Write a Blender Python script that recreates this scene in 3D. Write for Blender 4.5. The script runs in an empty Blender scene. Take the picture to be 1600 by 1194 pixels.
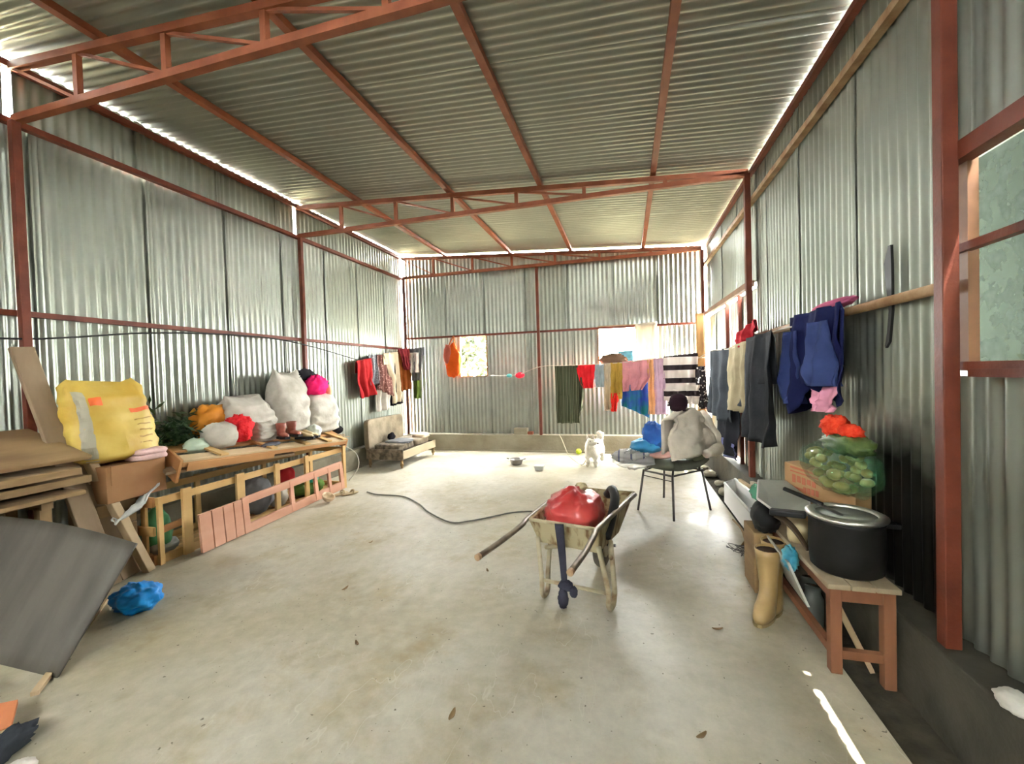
import bpy, math, random
from mathutils import Vector, Matrix, noise
random.seed(7)
SC = bpy.context.scene
COL = SC.collection

# ------------------------------------------------------------------ camera
CAM_H = 1.45
cd = bpy.data.cameras.new('camera'); cam = bpy.data.objects.new('camera', cd); COL.objects.link(cam)
cd.sensor_fit = 'HORIZONTAL'; cd.sensor_width = 36.0; cd.lens = 658.0 / 1600.0 * 36.0
cd.clip_start = 0.05; cd.clip_end = 500
R = Matrix(((0.96449073, 0.02361771, 0.26305863),
            (0.26239509, 0.02785199, -0.96455849),
            (-0.03010737, 0.99933301, 0.02066582)))
cam.matrix_world = Matrix.Translation((0, 0, CAM_H)) @ R.to_4x4()
SC.camera = cam

# ------------------------------------------------------------------ sky, sun, exposure
SKY = 205.0
w = bpy.data.worlds.new('sky'); SC.world = w; w.use_nodes = True
bg = w.node_tree.nodes['Background']
bg.inputs[0].default_value = (0.97, 1.0, 0.96, 1); bg.inputs[1].default_value = SKY
sd = bpy.data.lights.new('sun', 'SUN'); sd.energy = 120.0; sd.angle = math.radians(.53); sd.color = (1, .95, .85)
sun = bpy.data.objects.new('sun', sd); COL.objects.link(sun)
sun.rotation_euler = Vector((-0.237, 0.058, -1.0)).to_track_quat('-Z', 'Y').to_euler()
SC.view_settings.view_transform = 'Standard'
SC.view_settings.look = 'None'
SC.view_settings.gamma = 1.0
SC.view_settings.use_curve_mapping = False
SC.view_settings.exposure = 0.0

def portal(name, loc, direction, sx, sy):
    d = bpy.data.lights.new(name, 'AREA'); d.shape = 'RECTANGLE'; d.size = sx; d.size_y = sy
    d.cycles.is_portal = True
    o = bpy.data.objects.new(name, d); COL.objects.link(o); o.location = loc
    o.rotation_euler = Vector(direction).to_track_quat('-Z', 'Z').to_euler()
portal('portal_back', (0.02, 7.72, 1.78), (0, -1, 0), 0.99, 0.96)
portal('portal_back_small', (-2.835, 7.72, 1.81), (0, -1, 0), 0.55, 0.82)
portal('portal_right', (1.36, 0.85, 1.83), (-1, 0, 0), 2.3, 0.84)

# ------------------------------------------------------------------ materials
MATS = {}
def mat(name, c1, c2=None, scale=4.0, rough=0.7, metal=0.0, bump=0.0, bscale=40.0, detail=4.0, lo=0.35, hi=0.65,
        stretch=None, spec=None, trans=0.0, alpha=1.0, sheen=0.0, rough2=None, emit=None, extra=None):
    if name in MATS: return MATS[name]
    m = bpy.data.materials.new(name); m.use_nodes = True; MATS[name] = m
    nt = m.node_tree; N = nt.nodes; L = nt.links; b = N['Principled BSDF']
    b.inputs['Base Color'].default_value = (*c1, 1); b.inputs['Roughness'].default_value = rough
    b.inputs['Metallic'].default_value = metal
    if spec is not None: b.inputs['Specular IOR Level'].default_value = spec
    if trans: b.inputs['Transmission Weight'].default_value = trans
    if alpha < 1: b.inputs['Alpha'].default_value = alpha
    if sheen: b.inputs['Sheen Weight'].default_value = sheen
    if c2 is not None or bump:
        tc = N.new('ShaderNodeTexCoord'); mp = N.new('ShaderNodeMapping')
        L.new(tc.outputs['Object'], mp.inputs[0])
        if stretch: mp.inputs['Scale'].default_value = stretch
    if c2 is not None:
        n = N.new('ShaderNodeTexNoise'); n.inputs['Scale'].default_value = scale; n.inputs['Detail'].default_value = detail
        L.new(mp.outputs[0], n.inputs['Vector'])
        r = N.new('ShaderNodeValToRGB'); r.color_ramp.elements[0].position = lo; r.color_ramp.elements[1].position = hi
        r.color_ramp.elements[0].color = (*c1, 1); r.color_ramp.elements[1].color = (*c2, 1)
        L.new(n.outputs['Fac'], r.inputs[0]); L.new(r.outputs[0], b.inputs['Base Color'])
        if rough2 is not None:
            mr = N.new('ShaderNodeMapRange'); mr.inputs[1].default_value = lo; mr.inputs[2].default_value = hi
            mr.inputs[3].default_value = rough; mr.inputs[4].default_value = rough2
            L.new(n.outputs['Fac'], mr.inputs[0]); L.new(mr.outputs[0], b.inputs['Roughness'])
    if bump:
        n2 = N.new('ShaderNodeTexNoise'); n2.inputs['Scale'].default_value = bscale; n2.inputs['Detail'].default_value = 5
        L.new(mp.outputs[0], n2.inputs['Vector'])
        bp = N.new('ShaderNodeBump'); bp.inputs['Strength'].default_value = bump; bp.inputs['Distance'].default_value = 0.02
        L.new(n2.outputs['Fac'], bp.inputs['Height']); L.new(bp.outputs[0], b.inputs['Normal'])
    return m

def floor_mat():
    m = bpy.data.materials.new('cement_floor'); m.use_nodes = True
    nt = m.node_tree; N = nt.nodes; L = nt.links; b = N['Principled BSDF']
    tc = N.new('ShaderNodeTexCoord')
    def nz(s, d, rough=.6, vec=None):
        n = N.new('ShaderNodeTexNoise'); n.inputs['Scale'].default_value = s; n.inputs['Detail'].default_value = d
        n.inputs['Roughness'].default_value = rough
        L.new(vec or tc.outputs['Object'], n.inputs['Vector']); return n.outputs['Fac']
    def ramp(f, a, b_, ca, cb):
        r = N.new('ShaderNodeValToRGB'); e = r.color_ramp.elements
        e[0].position = a; e[1].position = b_; e[0].color = (*ca, 1); e[1].color = (*cb, 1)
        L.new(f, r.inputs[0]); return r.outputs[0]
    def mix(f, a, b_, mode='MIX'):
        x = N.new('ShaderNodeMix'); x.data_type = 'RGBA'; x.blend_type = mode
        if isinstance(f, float): x.inputs[0].default_value = f
        else: L.new(f, x.inputs[0])
        L.new(a, x.inputs[6]); L.new(b_, x.inputs[7]); return x.outputs[2]
    base = ramp(nz(0.9, 6), .38, .66, (.40, .355, .25), (.53, .50, .42))
    ochre = ramp(nz(2.3, 8, .65), .52, .72, (1, 1, 1), (.80, .72, .56))
    fine = ramp(nz(14, 6, .7), .3, .7, (.86, .86, .86), (1.07, 1.07, 1.07))
    c = mix(1.0, base, ochre, 'MULTIPLY'); c = mix(1.0, c, fine, 'MULTIPLY')
    # pale trowel ridges
    mp = N.new('ShaderNodeMapping'); mp.inputs['Scale'].default_value = (3.0, 1.1, 1); mp.inputs['Rotation'].default_value = (0, 0, .55)
    L.new(tc.outputs['Object'], mp.inputs[0])
    rid = nz(1.7, 3, .5, mp.outputs[0])
    band = N.new('ShaderNodeMath'); band.operation = 'SUBTRACT'; band.inputs[1].default_value = .5; L.new(rid, band.inputs[0])
    ab = N.new('ShaderNodeMath'); ab.operation = 'ABSOLUTE'; L.new(band.outputs[0], ab.inputs[0])
    lt = N.new('ShaderNodeMapRange'); lt.inputs[1].default_value = 0; lt.inputs[2].default_value = .006; lt.inputs[3].default_value = .5; lt.inputs[4].default_value = 0
    L.new(ab.outputs[0], lt.inputs[0])
    msk = N.new('ShaderNodeMath'); msk.operation = 'MULTIPLY'; L.new(lt.outputs[0], msk.inputs[0]); 
    mm = N.new('ShaderNodeMapRange'); mm.inputs[1].default_value = .5; mm.inputs[2].default_value = .62; L.new(nz(1.1, 2), mm.inputs[0]); L.new(mm.outputs[0], msk.inputs[1])
    pale = N.new('ShaderNodeRGB'); pale.outputs[0].default_value = (.62, .59, .5, 1)
    c = mix(msk.outputs[0], c, pale.outputs[0])
    # dark specks
    sp = ramp(nz(38, 2, .5), .245, .27, (.35, .33, .3), (1, 1, 1)); c = mix(1.0, c, sp, 'MULTIPLY')
    L.new(c, b.inputs['Base Color'])
    mr = N.new('ShaderNodeMapRange'); mr.inputs[1].default_value = .3; mr.inputs[2].default_value = .7; mr.inputs[3].default_value = .38; mr.inputs[4].default_value = .62
    L.new(nz(2.0, 6), mr.inputs[0]); L.new(mr.outputs[0], b.inputs['Roughness'])
    b.inputs['Specular IOR Level'].default_value = .45
    bp = N.new('ShaderNodeBump'); bp.inputs['Strength'].default_value = .25; bp.inputs['Distance'].default_value = .02
    L.new(nz(9, 7, .6), bp.inputs['Height']); L.new(bp.outputs[0], b.inputs['Normal'])
    return m

GALV = mat('galvanised_sheet', (.30, .32, .28), (.41, .43, .38), scale=2.2, rough=.32, rough2=.46, metal=.9, lo=.3, hi=.7)
GALV2 = mat('galvanised_sheet_dull', (.26, .28, .24), (.36, .38, .33), scale=1.6, rough=.38, rough2=.52, metal=.88, lo=.3, hi=.7)
GALV_R = mat('galvanised_roof_sheet', (.41, .43, .385), (.51, .53, .475), scale=1.4, rough=.46, rough2=.6, metal=.75, lo=.3, hi=.7)
PINKSHEET = mat('pink_reflection_sheet', (.62, .42, .36), (.72, .58, .52), scale=3, rough=.5, metal=.3)  # a red reflection on the door sheet, put into its colour as pink
RED = mat('red_oxide_paint', (.095, .020, .010), (.15, .034, .017), scale=6, rough=.55, spec=.3, bump=.08, bscale=60)
TRED = mat('red_oxide_truss_paint', (.19, .052, .024), (.27, .085, .04), scale=6, rough=.55, spec=.3)
RUST = mat('rusty_pipe', (.25, .13, .06), (.40, .27, .15), scale=9, rough=.6, bump=.1, bscale=80)
BROWNPAINT = mat('brown_red_paint', (.14, .06, .03), (.22, .10, .045), scale=5, rough=.55)
CEMENT = mat('cement_kerb', (.24, .21, .145), (.33, .30, .22), scale=3, rough=.85, bump=.3, bscale=25)
DKCEM = mat('dark_cement', (.035, .032, .022), (.075, .068, .048), scale=3, rough=.9, bump=.3, bscale=25)  # near-black cement tone, the same along the whole right kerb
MIDCEM = mat('shaded_brown_cement', (.10, .085, .055), (.17, .15, .105), scale=3, rough=.9, bump=.3, bscale=25)  # brown cement, darkened to carry the shade behind the crate slats
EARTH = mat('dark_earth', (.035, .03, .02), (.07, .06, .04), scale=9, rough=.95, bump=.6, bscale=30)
FLOOR = floor_mat()

# ------------------------------------------------------------------ geometry helpers: every shape is (verts, faces) in metres
ORG = {}
def join(*gs):
    V, F = [], []
    for v, f in gs:
        o = len(V); V += [Vector(p) for p in v]; F += [tuple(i + o for i in q) for q in f]
    return V, F
BOXF = [(0, 3, 2, 1), (4, 5, 6, 7), (0, 1, 5, 4), (1, 2, 6, 5), (2, 3, 7, 6), (3, 0, 4, 7)]
def box(x0, x1, y0, y1, z0, z1):
    return [Vector(p) for p in ((x0, y0, z0), (x1, y0, z0), (x1, y1, z0), (x0, y1, z0), (x0, y0, z1), (x1, y0, z1), (x1, y1, z1), (x0, y1, z1))], list(BOXF)
def xf(g, M):
    return [M @ Vector(v) for v in g[0]], g[1]
def move(g, d):
    d = Vector(d); return [Vector(v) + d for v in g[0]], g[1]
def rz(g, a, c=(0, 0, 0)):
    c = Vector(c); return xf(g, Matrix.Translation(c) @ Matrix.Rotation(a, 4, 'Z') @ Matrix.Translation(-c))
def frame(p0, p1, up=(0, 0, 1)):
    d = (Vector(p1) - Vector(p0)).normalized(); up = Vector(up)
    s = d.cross(up)
    if s.length < 1e-4: s = d.cross(Vector((0, 1, 0)))
    s.normalize(); return d, s, s.cross(d)
def beam(p0, p1, w_, h_, up=(0, 0, 1), bev=0.0):
    p0, p1 = Vector(p0), Vector(p1); d, s, u = frame(p0, p1, up)
    V = []
    for p in (p0, p1):
        for a, b in ((-1, -1), (1, -1), (1, 1), (-1, 1)): V.append(p + s * a * w_ / 2 + u * b * h_ / 2)
    return V, [(0, 1, 2, 3), (7, 6, 5, 4), (0, 4, 5, 1), (1, 5, 6, 2), (2, 6, 7, 3), (3, 7, 4, 0)]
def tube(pts, r, n=8, caps=True):
    pts = [Vector(p) for p in pts]; V, F = [], []; k = len(pts)
    rs = r if isinstance(r, (list, tuple)) else [r] * k
    prev = None
    for i, p in enumerate(pts):
        d = (pts[min(i + 1, k - 1)] - pts[max(i - 1, 0)])
        if d.length < 1e-9: d = Vector((0, 0, 1))
        d.normalize()
        if prev is None:
            s = d.cross(Vector((0, 0, 1)))
            if s.length < .05: s = d.cross(Vector((0, 1, 0)))
        else:
            s = prev - d * prev.dot(d)
            if s.length < 1e-4: s = d.cross(Vector((0, 1, 0)))
        s.normalize(); u = s.cross(d); prev = s
        for j in range(n):
            a = 2 * math.pi * j / n; V.append(p + (s * math.cos(a) + u * math.sin(a)) * rs[i])
    for i in range(k - 1):
        for j in range(n):
            F.append((i * n + j, i * n + (j + 1) % n, (i + 1) * n + (j + 1) % n, (i + 1) * n + j))
    if caps: F.append(tuple(range(n - 1, -1, -1))); F.append(tuple((k - 1) * n + j for j in range(n)))
    return V, F
def smoothpath(pts, sub=5):
    pts = [Vector(p) for p in pts]; out = []
    for i in range(len(pts) - 1):
        a, b = pts[i], pts[i + 1]; p = pts[i - 1] if i else a - (b - a); q = pts[i + 2] if i + 2 < len(pts) else b + (b - a)
        for k in range(sub):
            t = k / sub
            out.append(.5 * ((2 * a) + (b - p) * t + (2 * p - 5 * a + 4 * b - q) * t * t + (3 * a - p - 3 * b + q) * t ** 3))
    out.append(pts[-1]); return out
def lathe(prof, c=(0, 0, 0), n=24, sx=1, sy=1):
    c = Vector(c); V, F = [], []; k = len(prof)
    for r, z in prof:
        for j in range(n):
            a = 2 * math.pi * j / n; V.append(c + Vector((r * math.cos(a) * sx, r * math.sin(a) * sy, z)))
    for i in range(k - 1):
        for j in range(n):
            F.append((i * n + j, i * n + (j + 1) % n, (i + 1) * n + (j + 1) % n, (i + 1) * n + j))
    if prof[0][0] > 1e-5: F.append(tuple(range(n - 1, -1, -1)))
    if prof[-1][0] > 1e-5: F.append(tuple((k - 1) * n + j for j in range(n)))
    return V, F
def grid(fn, nu, nv):
    V = [Vector(fn(i / nu, j / nv)) for j in range(nv + 1) for i in range(nu + 1)]
    F = [(j * (nu + 1) + i, j * (nu + 1) + i + 1, (j + 1) * (nu + 1) + i + 1, (j + 1) * (nu + 1) + i) for j in range(nv) for i in range(nu)]
    return V, F
def fb(p, s, o=3, seed=0):
    return noise.fractal(Vector(p) * s + Vector((seed * 13.7, seed * 7.1, seed * 3.3)), 1.0, 2.0, o)
def blob(c, r, amp=.1, sc=2.5, seed=0, nu=28, nv=18, e=1.0, flat=0.0, rot=0.0, ridge=0.0, rs=6.0, tip=None):
    """a lumpy closed body: superellipsoid radius r, noise displacement, optionally flattened base, folds and a gathered tip"""
    c = Vector(c); V, F = [], []
    for j in range(nv + 1):
        t = -math.pi / 2 + math.pi * j / nv
        for i in range(nu):
            a = 2 * math.pi * i / nu
            f = lambda q: math.copysign(abs(q) ** e, q)
            d = Vector((f(math.cos(t)) * f(math.cos(a)), f(math.cos(t)) * f(math.sin(a)), f(math.sin(t))))
            k = 1 + amp * fb(d, sc, 3, seed)
            if ridge: k += ridge * (abs(fb(d, rs, 2, seed + 5)) - .25)
            p = Vector((d.x * r[0] * k, d.y * r[1] * k, d.z * r[2] * k))
            if flat and p.z < -r[2] * flat: p.z = -r[2] * flat + (p.z + r[2] * flat) * .08
            if tip:
                q = max(0, d.z - tip[0]) / (1 - tip[0])
                p.x *= 1 - q * tip[1]; p.y *= 1 - q * tip[1]; p.z += q * q * tip[2]
            V.append(p)
    for j in range(nv):
        for i in range(nu): F.append((j * nu + i, j * nu + (i + 1) % nu, (j + 1) * nu + (i + 1) % nu, (j + 1) * nu + i))
    M = Matrix.Translation(c) @ Matrix.Rotation(rot, 4, 'Z')
    return [M @ v for v in V], F
def loft(secs, caps=True):
    """secs: rings of points with equal counts"""
    V = [Vector(p) for s in secs for p in s]; n = len(secs[0]); F = []
    for i in range(len(secs) - 1):
        for j in range(n): F.append((i * n + j, i * n + (j + 1) % n, (i + 1) * n + (j + 1) % n, (i + 1) * n + j))
    if caps: F.append(tuple(range(n - 1, -1, -1))); F.append(tuple((len(secs) - 1) * n + j for j in range(n)))
    return V, F
def prism(poly, d):
    """flat polygon given as points, extruded by vector d"""
    n = len(poly); d = Vector(d); V = [Vector(p) for p in poly] + [Vector(p) + d for p in poly]
    return V, [tuple(range(n - 1, -1, -1)), tuple(range(n, 2 * n))] + [(i, (i + 1) % n, n + (i + 1) % n, n + i) for i in range(n)]

def props(o, label=None, cat=None, group=None, kind=None):
    if label: o['label'] = label
    if cat: o['category'] = cat
    if group: o['group'] = group
    if kind: o['kind'] = kind
    return o
def add(name, g, m, parent=None, label=None, cat=None, group=None, kind=None, smooth=False, bevel=0.0, solid=0.0, sub=0, org=None):
    V, F = g
    if parent is not None: o0 = ORG[parent.name]
    elif org is not None: o0 = Vector(org)
    else:
        xs = [v[0] for v in V]; ys = [v[1] for v in V]; zs = [v[2] for v in V]
        o0 = Vector(((min(xs) + max(xs)) / 2, (min(ys) + max(ys)) / 2, min(zs)))
    me = bpy.data.meshes.new(name); me.from_pydata([tuple(Vector(v) - o0) for v in V], [], F); me.update()
    if smooth:
        for p in me.polygons: p.use_smooth = True
    me.materials.append(m)
    o = bpy.data.objects.new(name, me); COL.objects.link(o)
    if parent is not None: o.parent = parent
    else: o.location = o0
    ORG[o.name] = o0
    if solid:
        s = o.modifiers.new('thickness', 'SOLIDIFY'); s.thickness = solid; s.offset = 0
    if bevel:
        b = o.modifiers.new('bevel', 'BEVEL'); b.width = bevel; b.segments = 2; b.limit_method = 'ANGLE'
    if sub:
        s = o.modifiers.new('subdiv', 'SUBSURF'); s.levels = sub; s.render_levels = sub
    return props(o, label, cat, group, kind)
def thing(name, loc, label=None, cat=None, group=None, kind=None):
    o = bpy.data.objects.new(name, None); COL.objects.link(o); o.location = loc; o.empty_display_size = .1
    ORG[o.name] = Vector(loc)
    return props(o, label, cat, group, kind)
def place(me, name, loc, parent=None):
    """another object sharing mesh data"""
    o = bpy.data.objects.new(name, me); COL.objects.link(o)
    if parent is not None: o.parent = parent; o.location = Vector(loc) - ORG[parent.name]
    else: o.location = loc
    ORG[o.name] = Vector(loc)
    return o

# ------------------------------------------------------------------ the shed: plan
XL, XR, YB, YF = -4.26, 1.26, 7.57, -3.45
COLS_Y = (-0.70, 2.05, 4.80)
KERB = 0.31
def zr(x): return 3.865 - 0.0652 * (x - XL)          # underside of the roof sheets

# floor
fl = add('floor', box(-4.55, 0.96, YF - .1, 7.62, -.12, 0), FLOOR, kind='structure')
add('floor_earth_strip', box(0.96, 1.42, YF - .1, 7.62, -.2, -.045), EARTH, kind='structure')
add('baseboard_back', join(box(-4.45, 1.42, 7.50, 7.80, -.1, KERB), box(-4.18, 1.165, 7.475, 7.50, -.05, .035)), CEMENT, kind='structure', bevel=.008)
add('baseboard_left', box(-4.50, -4.18, YF - .1, 7.50, -.1, KERB), MIDCEM, kind='structure', bevel=.008)
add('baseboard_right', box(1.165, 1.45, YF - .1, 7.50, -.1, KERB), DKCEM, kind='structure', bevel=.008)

PITCH, AMP = 0.076, 0.0095
def sheet(width, length, seed, rows=8, spp=8, pitch=PITCH, amp=AMP):
    """corrugated sheet in local space: width along u, length along v, relief along n"""
    n = max(spp, int(round(width / pitch * spp)))
    V, F = [], []
    for j in range(rows + 1):
        v = length * j / rows
        for i in range(n + 1):
            u = width * i / n
            k = amp * math.cos(2 * math.pi * u / pitch) + .006 * fb((u * 1.3, v * 1.1, seed), 1.0, 2, seed)
            V.append((u, v, k))
    for j in range(rows):
        for i in range(n):
            a = j * (n + 1) + i; F.append((a, a + 1, a + n + 2, a + n + 1))
    return V, F
_sn = [0]
def wall_sheets(parent, origin, udir, ndir, segs, m=None, name='corrugated_sheet', pitch=PITCH, ztop=None):
    """segs: (u0, u1, z0, z1); sheets 0.8 m wide inside each, standing on z0"""
    udir, ndir = Vector(udir), Vector(ndir)
    for (u0, u1, z0, z1) in segs:
        u = u0
        while u < u1 - .02:
            ww = min(.80, u1 - u)
            if u1 - (u + ww) < .12: ww = u1 - u
            _sn[0] += 1; sd_ = _sn[0]
            V, F = sheet(ww + (.05 if u + ww < u1 - .02 else 0), z1 - z0, sd_, pitch=pitch)
            rnd = random.Random(sd_); off = rnd.uniform(-.004, .004); tilt = .009 * (1 if sd_ % 2 else -1)
            g = [Vector(origin) + udir * (u + a) + Vector((0, 0, z0 + b * (((ztop(u + a) - z0) / (z1 - z0)) if ztop else 1))) + ndir * (c + off + tilt * (a / ww - .5)) for a, b, c in V]
            add(name, (g, F), m or (GALV if rnd.random() < .65 else GALV2), parent, smooth=True)
            u += ww

# left wall
wl = thing('wall_left', (XL - .05, 2, 0), kind='structure')
segs = [(YF, 7.60, KERB - .004, 3.40)]
gaps = [-.70, 2.05, 4.80, 7.57]; a = YF
for gy in gaps:
    segs.append((a, gy - .025, 3.40, zr(XL - .05) + .002)); a = gy + .025
wall_sheets(wl, (XL - .05, 0, 0), (0, 1, 0), (1, 0, 0), segs)
for z, hh in ((3.385, .045), (1.995, .04)):
    add('girt', beam((XL - .015, YF, z), (XL - .015, 7.58, z), .05, hh), RED, wl)
add('eave_beam', beam((XL - .02, YF, 3.80), (XL - .02, 7.58, 3.80), .05, .05), RED, wl)

# back wall
wb = thing('wall_back', (-1.5, YB + .09, 0), kind='structure')
W1 = (-3.11, -2.56, 1.41, 2.21); W2 = (-.47, .52, 1.32, 2.23)
bt = 3.44
wall_sheets(wb, (0, YB + .09, 0), (1, 0, 0), (0, -1, 0), [
    (XL + .02, W1[0], KERB - .004, 2.2), (W1[0] - .03, W1[1] + .03, KERB - .004, W1[2]), (W1[1], W2[0], KERB - .004, 2.2),
    (W2[0] - .03, W2[1] + .03, KERB - .004, W2[2]), (W2[1], XR - .02, KERB - .004, 2.2)])
us = XL + .02
while us < XR - .05:                                    # upper tier follows the roof slope, one sheet at a time
    ue = min(us + .8, XR - .02)
    if XR - .02 - ue < .2: ue = XR - .02
    wall_sheets(wb, (0, YB + .085, 0), (1, 0, 0), (0, -1, 0), [(us, min(ue + .04, XR - .02), 2.2, zr(ue) - .02)], ztop=lambda u_: zr(u_) - .022)
    us = ue
add('girt', beam((XL, YB + .05, 2.2), (XR, YB + .05, 2.2), .05, .035), RED, wb)
for x0, x1 in ((XL, W1[0] - .02), (W1[1] + .02, W2[0] - .02), (W2[1] + .02, XR)):
    pass

# right wall: galvanised sheets with a blotchy dark patch low down behind the pot
GALV_PATCH = GALV2.copy(); GALV_PATCH.name = 'galvanised_sheet_dark_patch'; nt = GALV_PATCH.node_tree; N = nt.nodes; L = nt.links; b = N['Principled BSDF']
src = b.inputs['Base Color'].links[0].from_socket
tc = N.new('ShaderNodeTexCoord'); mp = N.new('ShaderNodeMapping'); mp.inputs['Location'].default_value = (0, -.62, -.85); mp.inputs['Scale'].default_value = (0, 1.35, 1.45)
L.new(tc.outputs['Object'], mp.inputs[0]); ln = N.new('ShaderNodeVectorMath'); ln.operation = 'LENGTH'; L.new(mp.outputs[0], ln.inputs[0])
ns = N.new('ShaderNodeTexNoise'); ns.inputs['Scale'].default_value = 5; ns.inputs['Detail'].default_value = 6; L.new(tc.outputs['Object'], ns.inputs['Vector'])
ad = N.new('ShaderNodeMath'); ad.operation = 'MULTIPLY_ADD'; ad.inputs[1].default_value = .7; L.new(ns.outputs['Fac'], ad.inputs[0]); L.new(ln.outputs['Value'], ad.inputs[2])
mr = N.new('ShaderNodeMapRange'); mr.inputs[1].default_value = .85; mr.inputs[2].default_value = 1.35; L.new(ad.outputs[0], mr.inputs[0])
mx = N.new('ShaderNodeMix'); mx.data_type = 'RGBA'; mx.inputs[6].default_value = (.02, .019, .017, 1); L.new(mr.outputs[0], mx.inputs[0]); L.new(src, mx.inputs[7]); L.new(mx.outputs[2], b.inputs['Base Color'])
wr = thing('wall_right', (XR + .05, 2, 0), kind='structure')
W3 = (-.28, 2.10, 1.43, 2.23)
DOOR = (5.42, 7.42, 2.30)
rt = zr(XR + .05) - .004
wall_sheets(wr, (XR + .05, 0, 0), (0, 1, 0), (-1, 0, 0), [
    (YF, W3[0], KERB - .004, rt), (W3[0] - .03, W3[1] + .05, KERB - .004, 1.385), (W3[0] - .03, W3[1] + .05, 2.25, rt),
    (4.80, DOOR[0] + .02, KERB - .004, 2.26), (4.80, 7.52, 2.31, rt - .012)])
wall_sheets(wr, (XR + .05, 0, 0), (0, 1, 0), (-1, 0, 0), [(2.115, DOOR[0] - .56, KERB - .004, rt - .012)], GALV_PATCH)
add('girt', beam((XR + .015, YF, 3.135), (XR + .015, 7.55, 3.135), .05, .045), RUST, wr)
add('eave_beam', beam((XR + .02, YF, rt - .065), (XR + .02, 7.55, rt - .065), .05, .04), RED, wr)
add('rail_pipe', tube([(XR - .02, 2.10, 1.745), (XR - .015, 3.2, 1.75), (XR - .02, 4.78, 1.745)], .024, 10), RUST, wr, smooth=True)
add('header_beam', beam((XR + .0, 4.86, 2.30), (XR + .0, 7.5, 2.32), .06, .06), BROWNPAINT, wr)
add('girt', beam((XR + .015, YF, 1.40), (XR + .015, 2.0, 1.40), .05, .03), RED, wr)

# door in the right wall, last bay
d1 = thing('door_1', (XR + .03, 6.4, .31), kind='structure')
wall_sheets(d1, (XR + .055, 0, 0), (0, 1, 0), (-1, 0, 0), [(DOOR[0] + .01, DOOR[0] + .62, KERB + .02, 2.255)], PINKSHEET, name='door_sheet', pitch=.095)
wall_sheets(d1, (XR + .055, 0, 0), (0, 1, 0), (-1, 0, 0), [(DOOR[0] + .64, 7.40, KERB + .02, 2.27)], GALV, name='door_sheet')
for yy in (DOOR[0], DOOR[0] + .63): add('door_stile', beam((XR + .02, yy, KERB), (XR + .02, yy, 2.27), .04, .045, up=(0, 1, 0)), RED, d1)

# front wall behind the camera with a roller-door opening
wf = thing('wall_front', (-1.5, YF - .05, 0), kind='structure')
wall_sheets(wf, (0, YF - .05, 0), (1, 0, 0), (0, 1, 0), [(XL, -2.47, 0, zr(-2.5) - .0), (-2.53, XR + .05, 0, rt)])

# roof
ce = thing('ceiling', (-1.5, 2, 3.6), kind='structure')
y = YF - .05; i = 0
while y < 7.66:
    wdt = min(.80, 7.66 - y); i += 1
    V, F = sheet(wdt + .03, 5.66, 100 + i, rows=10)
    off = random.uniform(-.003, .003)
    g = [Vector((XL - .06 + b, y + a_, zr(XL - .06 + b) + AMP + c + off + .004)) for a_, b, c in V]
    add('roof_sheet', (g, F), GALV_R, ce, smooth=True)
    y += wdt
for x in (-3.34, -2.03, -.91, .32):
    add('purlin', beam((x, YF, zr(x) - .03), (x, 7.62, zr(x) - .03), .055, .05), TRED, ce)

# trusses: a thing each
VX = (-3.56, -2.76, -1.99, -1.19, -.41, .44)
def truss(y, label):
    t = thing('roof_truss', (-1.5, y, 3.39), label, 'truss', 'red steel roof trusses')
    x0, x1 = XL + .03, XR - .03
    zt = lambda x: zr(x) - .092
    zb = 3.392
    add('top_chord', beam((x0, y, zt(x0)), (x1, y, zt(x1)), .05, .05), TRED, t)
    add('bottom_chord', beam((x0, y, zb), (x1, y, zb), .05, .05), TRED, t)
    for k, x in enumerate(VX): add('web_post', beam((x, y, zb + .02), (x, y, zt(x) - .02), .04, .035, up=(0, 1, 0)), TRED, t)
    ends = (x0,) + VX
    for k in range(5):
        a_, b_ = ends[k], ends[k + 1]
        add('web_brace', beam((a_ + .02, y, zt(a_) - .02), (b_ - .02, y, zb + .025), .02, .022, up=(0, 1, 0)), TRED, t)
    return t
truss(2.05, 'red steel roof truss nearest the camera, running off the top edge')
truss(4.80, 'red steel roof truss crossing mid-room between the two tall side columns')
truss(7.53, 'red steel roof truss against the back wall above the windows')
truss(-.70, 'red steel roof truss overhead behind the photographer')
def column(x, y, z0, z1, label, wd=.10, m=RED):
    return add('steel_column', beam((x, y, z0), (x, y, z1), wd, wd, up=(0, 1, 0)), m, label=label, cat='column', group='red steel columns', bevel=.004)
column(-4.21, 2.035, KERB, 3.37, 'red steel column on the left wall behind the leaning planks', .052)
column(XL + .04, 4.80, KERB, 3.37, 'red steel column on the left wall behind the white sacks', .05)
column(XL + .06, 7.50, KERB, 3.37, 'red steel column in the back left corner', .05)
column(-1.53, 7.53, KERB, 3.37, 'slim red steel column in the middle of the back wall', .05)
column(XR - .03, 7.49, KERB, 3.37, 'red steel column in the back right corner', .05)
column(XR - .04, 4.80, KERB, 3.40, 'red steel column on the right wall behind the hanging trousers', .055)
column(1.217, 2.05, KERB, 3.40, 'red steel column on the right wall beside the dusty window', .054)
column(XR - .04, -.70, KERB, 3.40, 'red steel column on the right wall behind the photographer', .10)
column(XL + .04, -.70, KERB, 3.37, 'red steel column on the left wall behind the photographer', .10)

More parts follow.
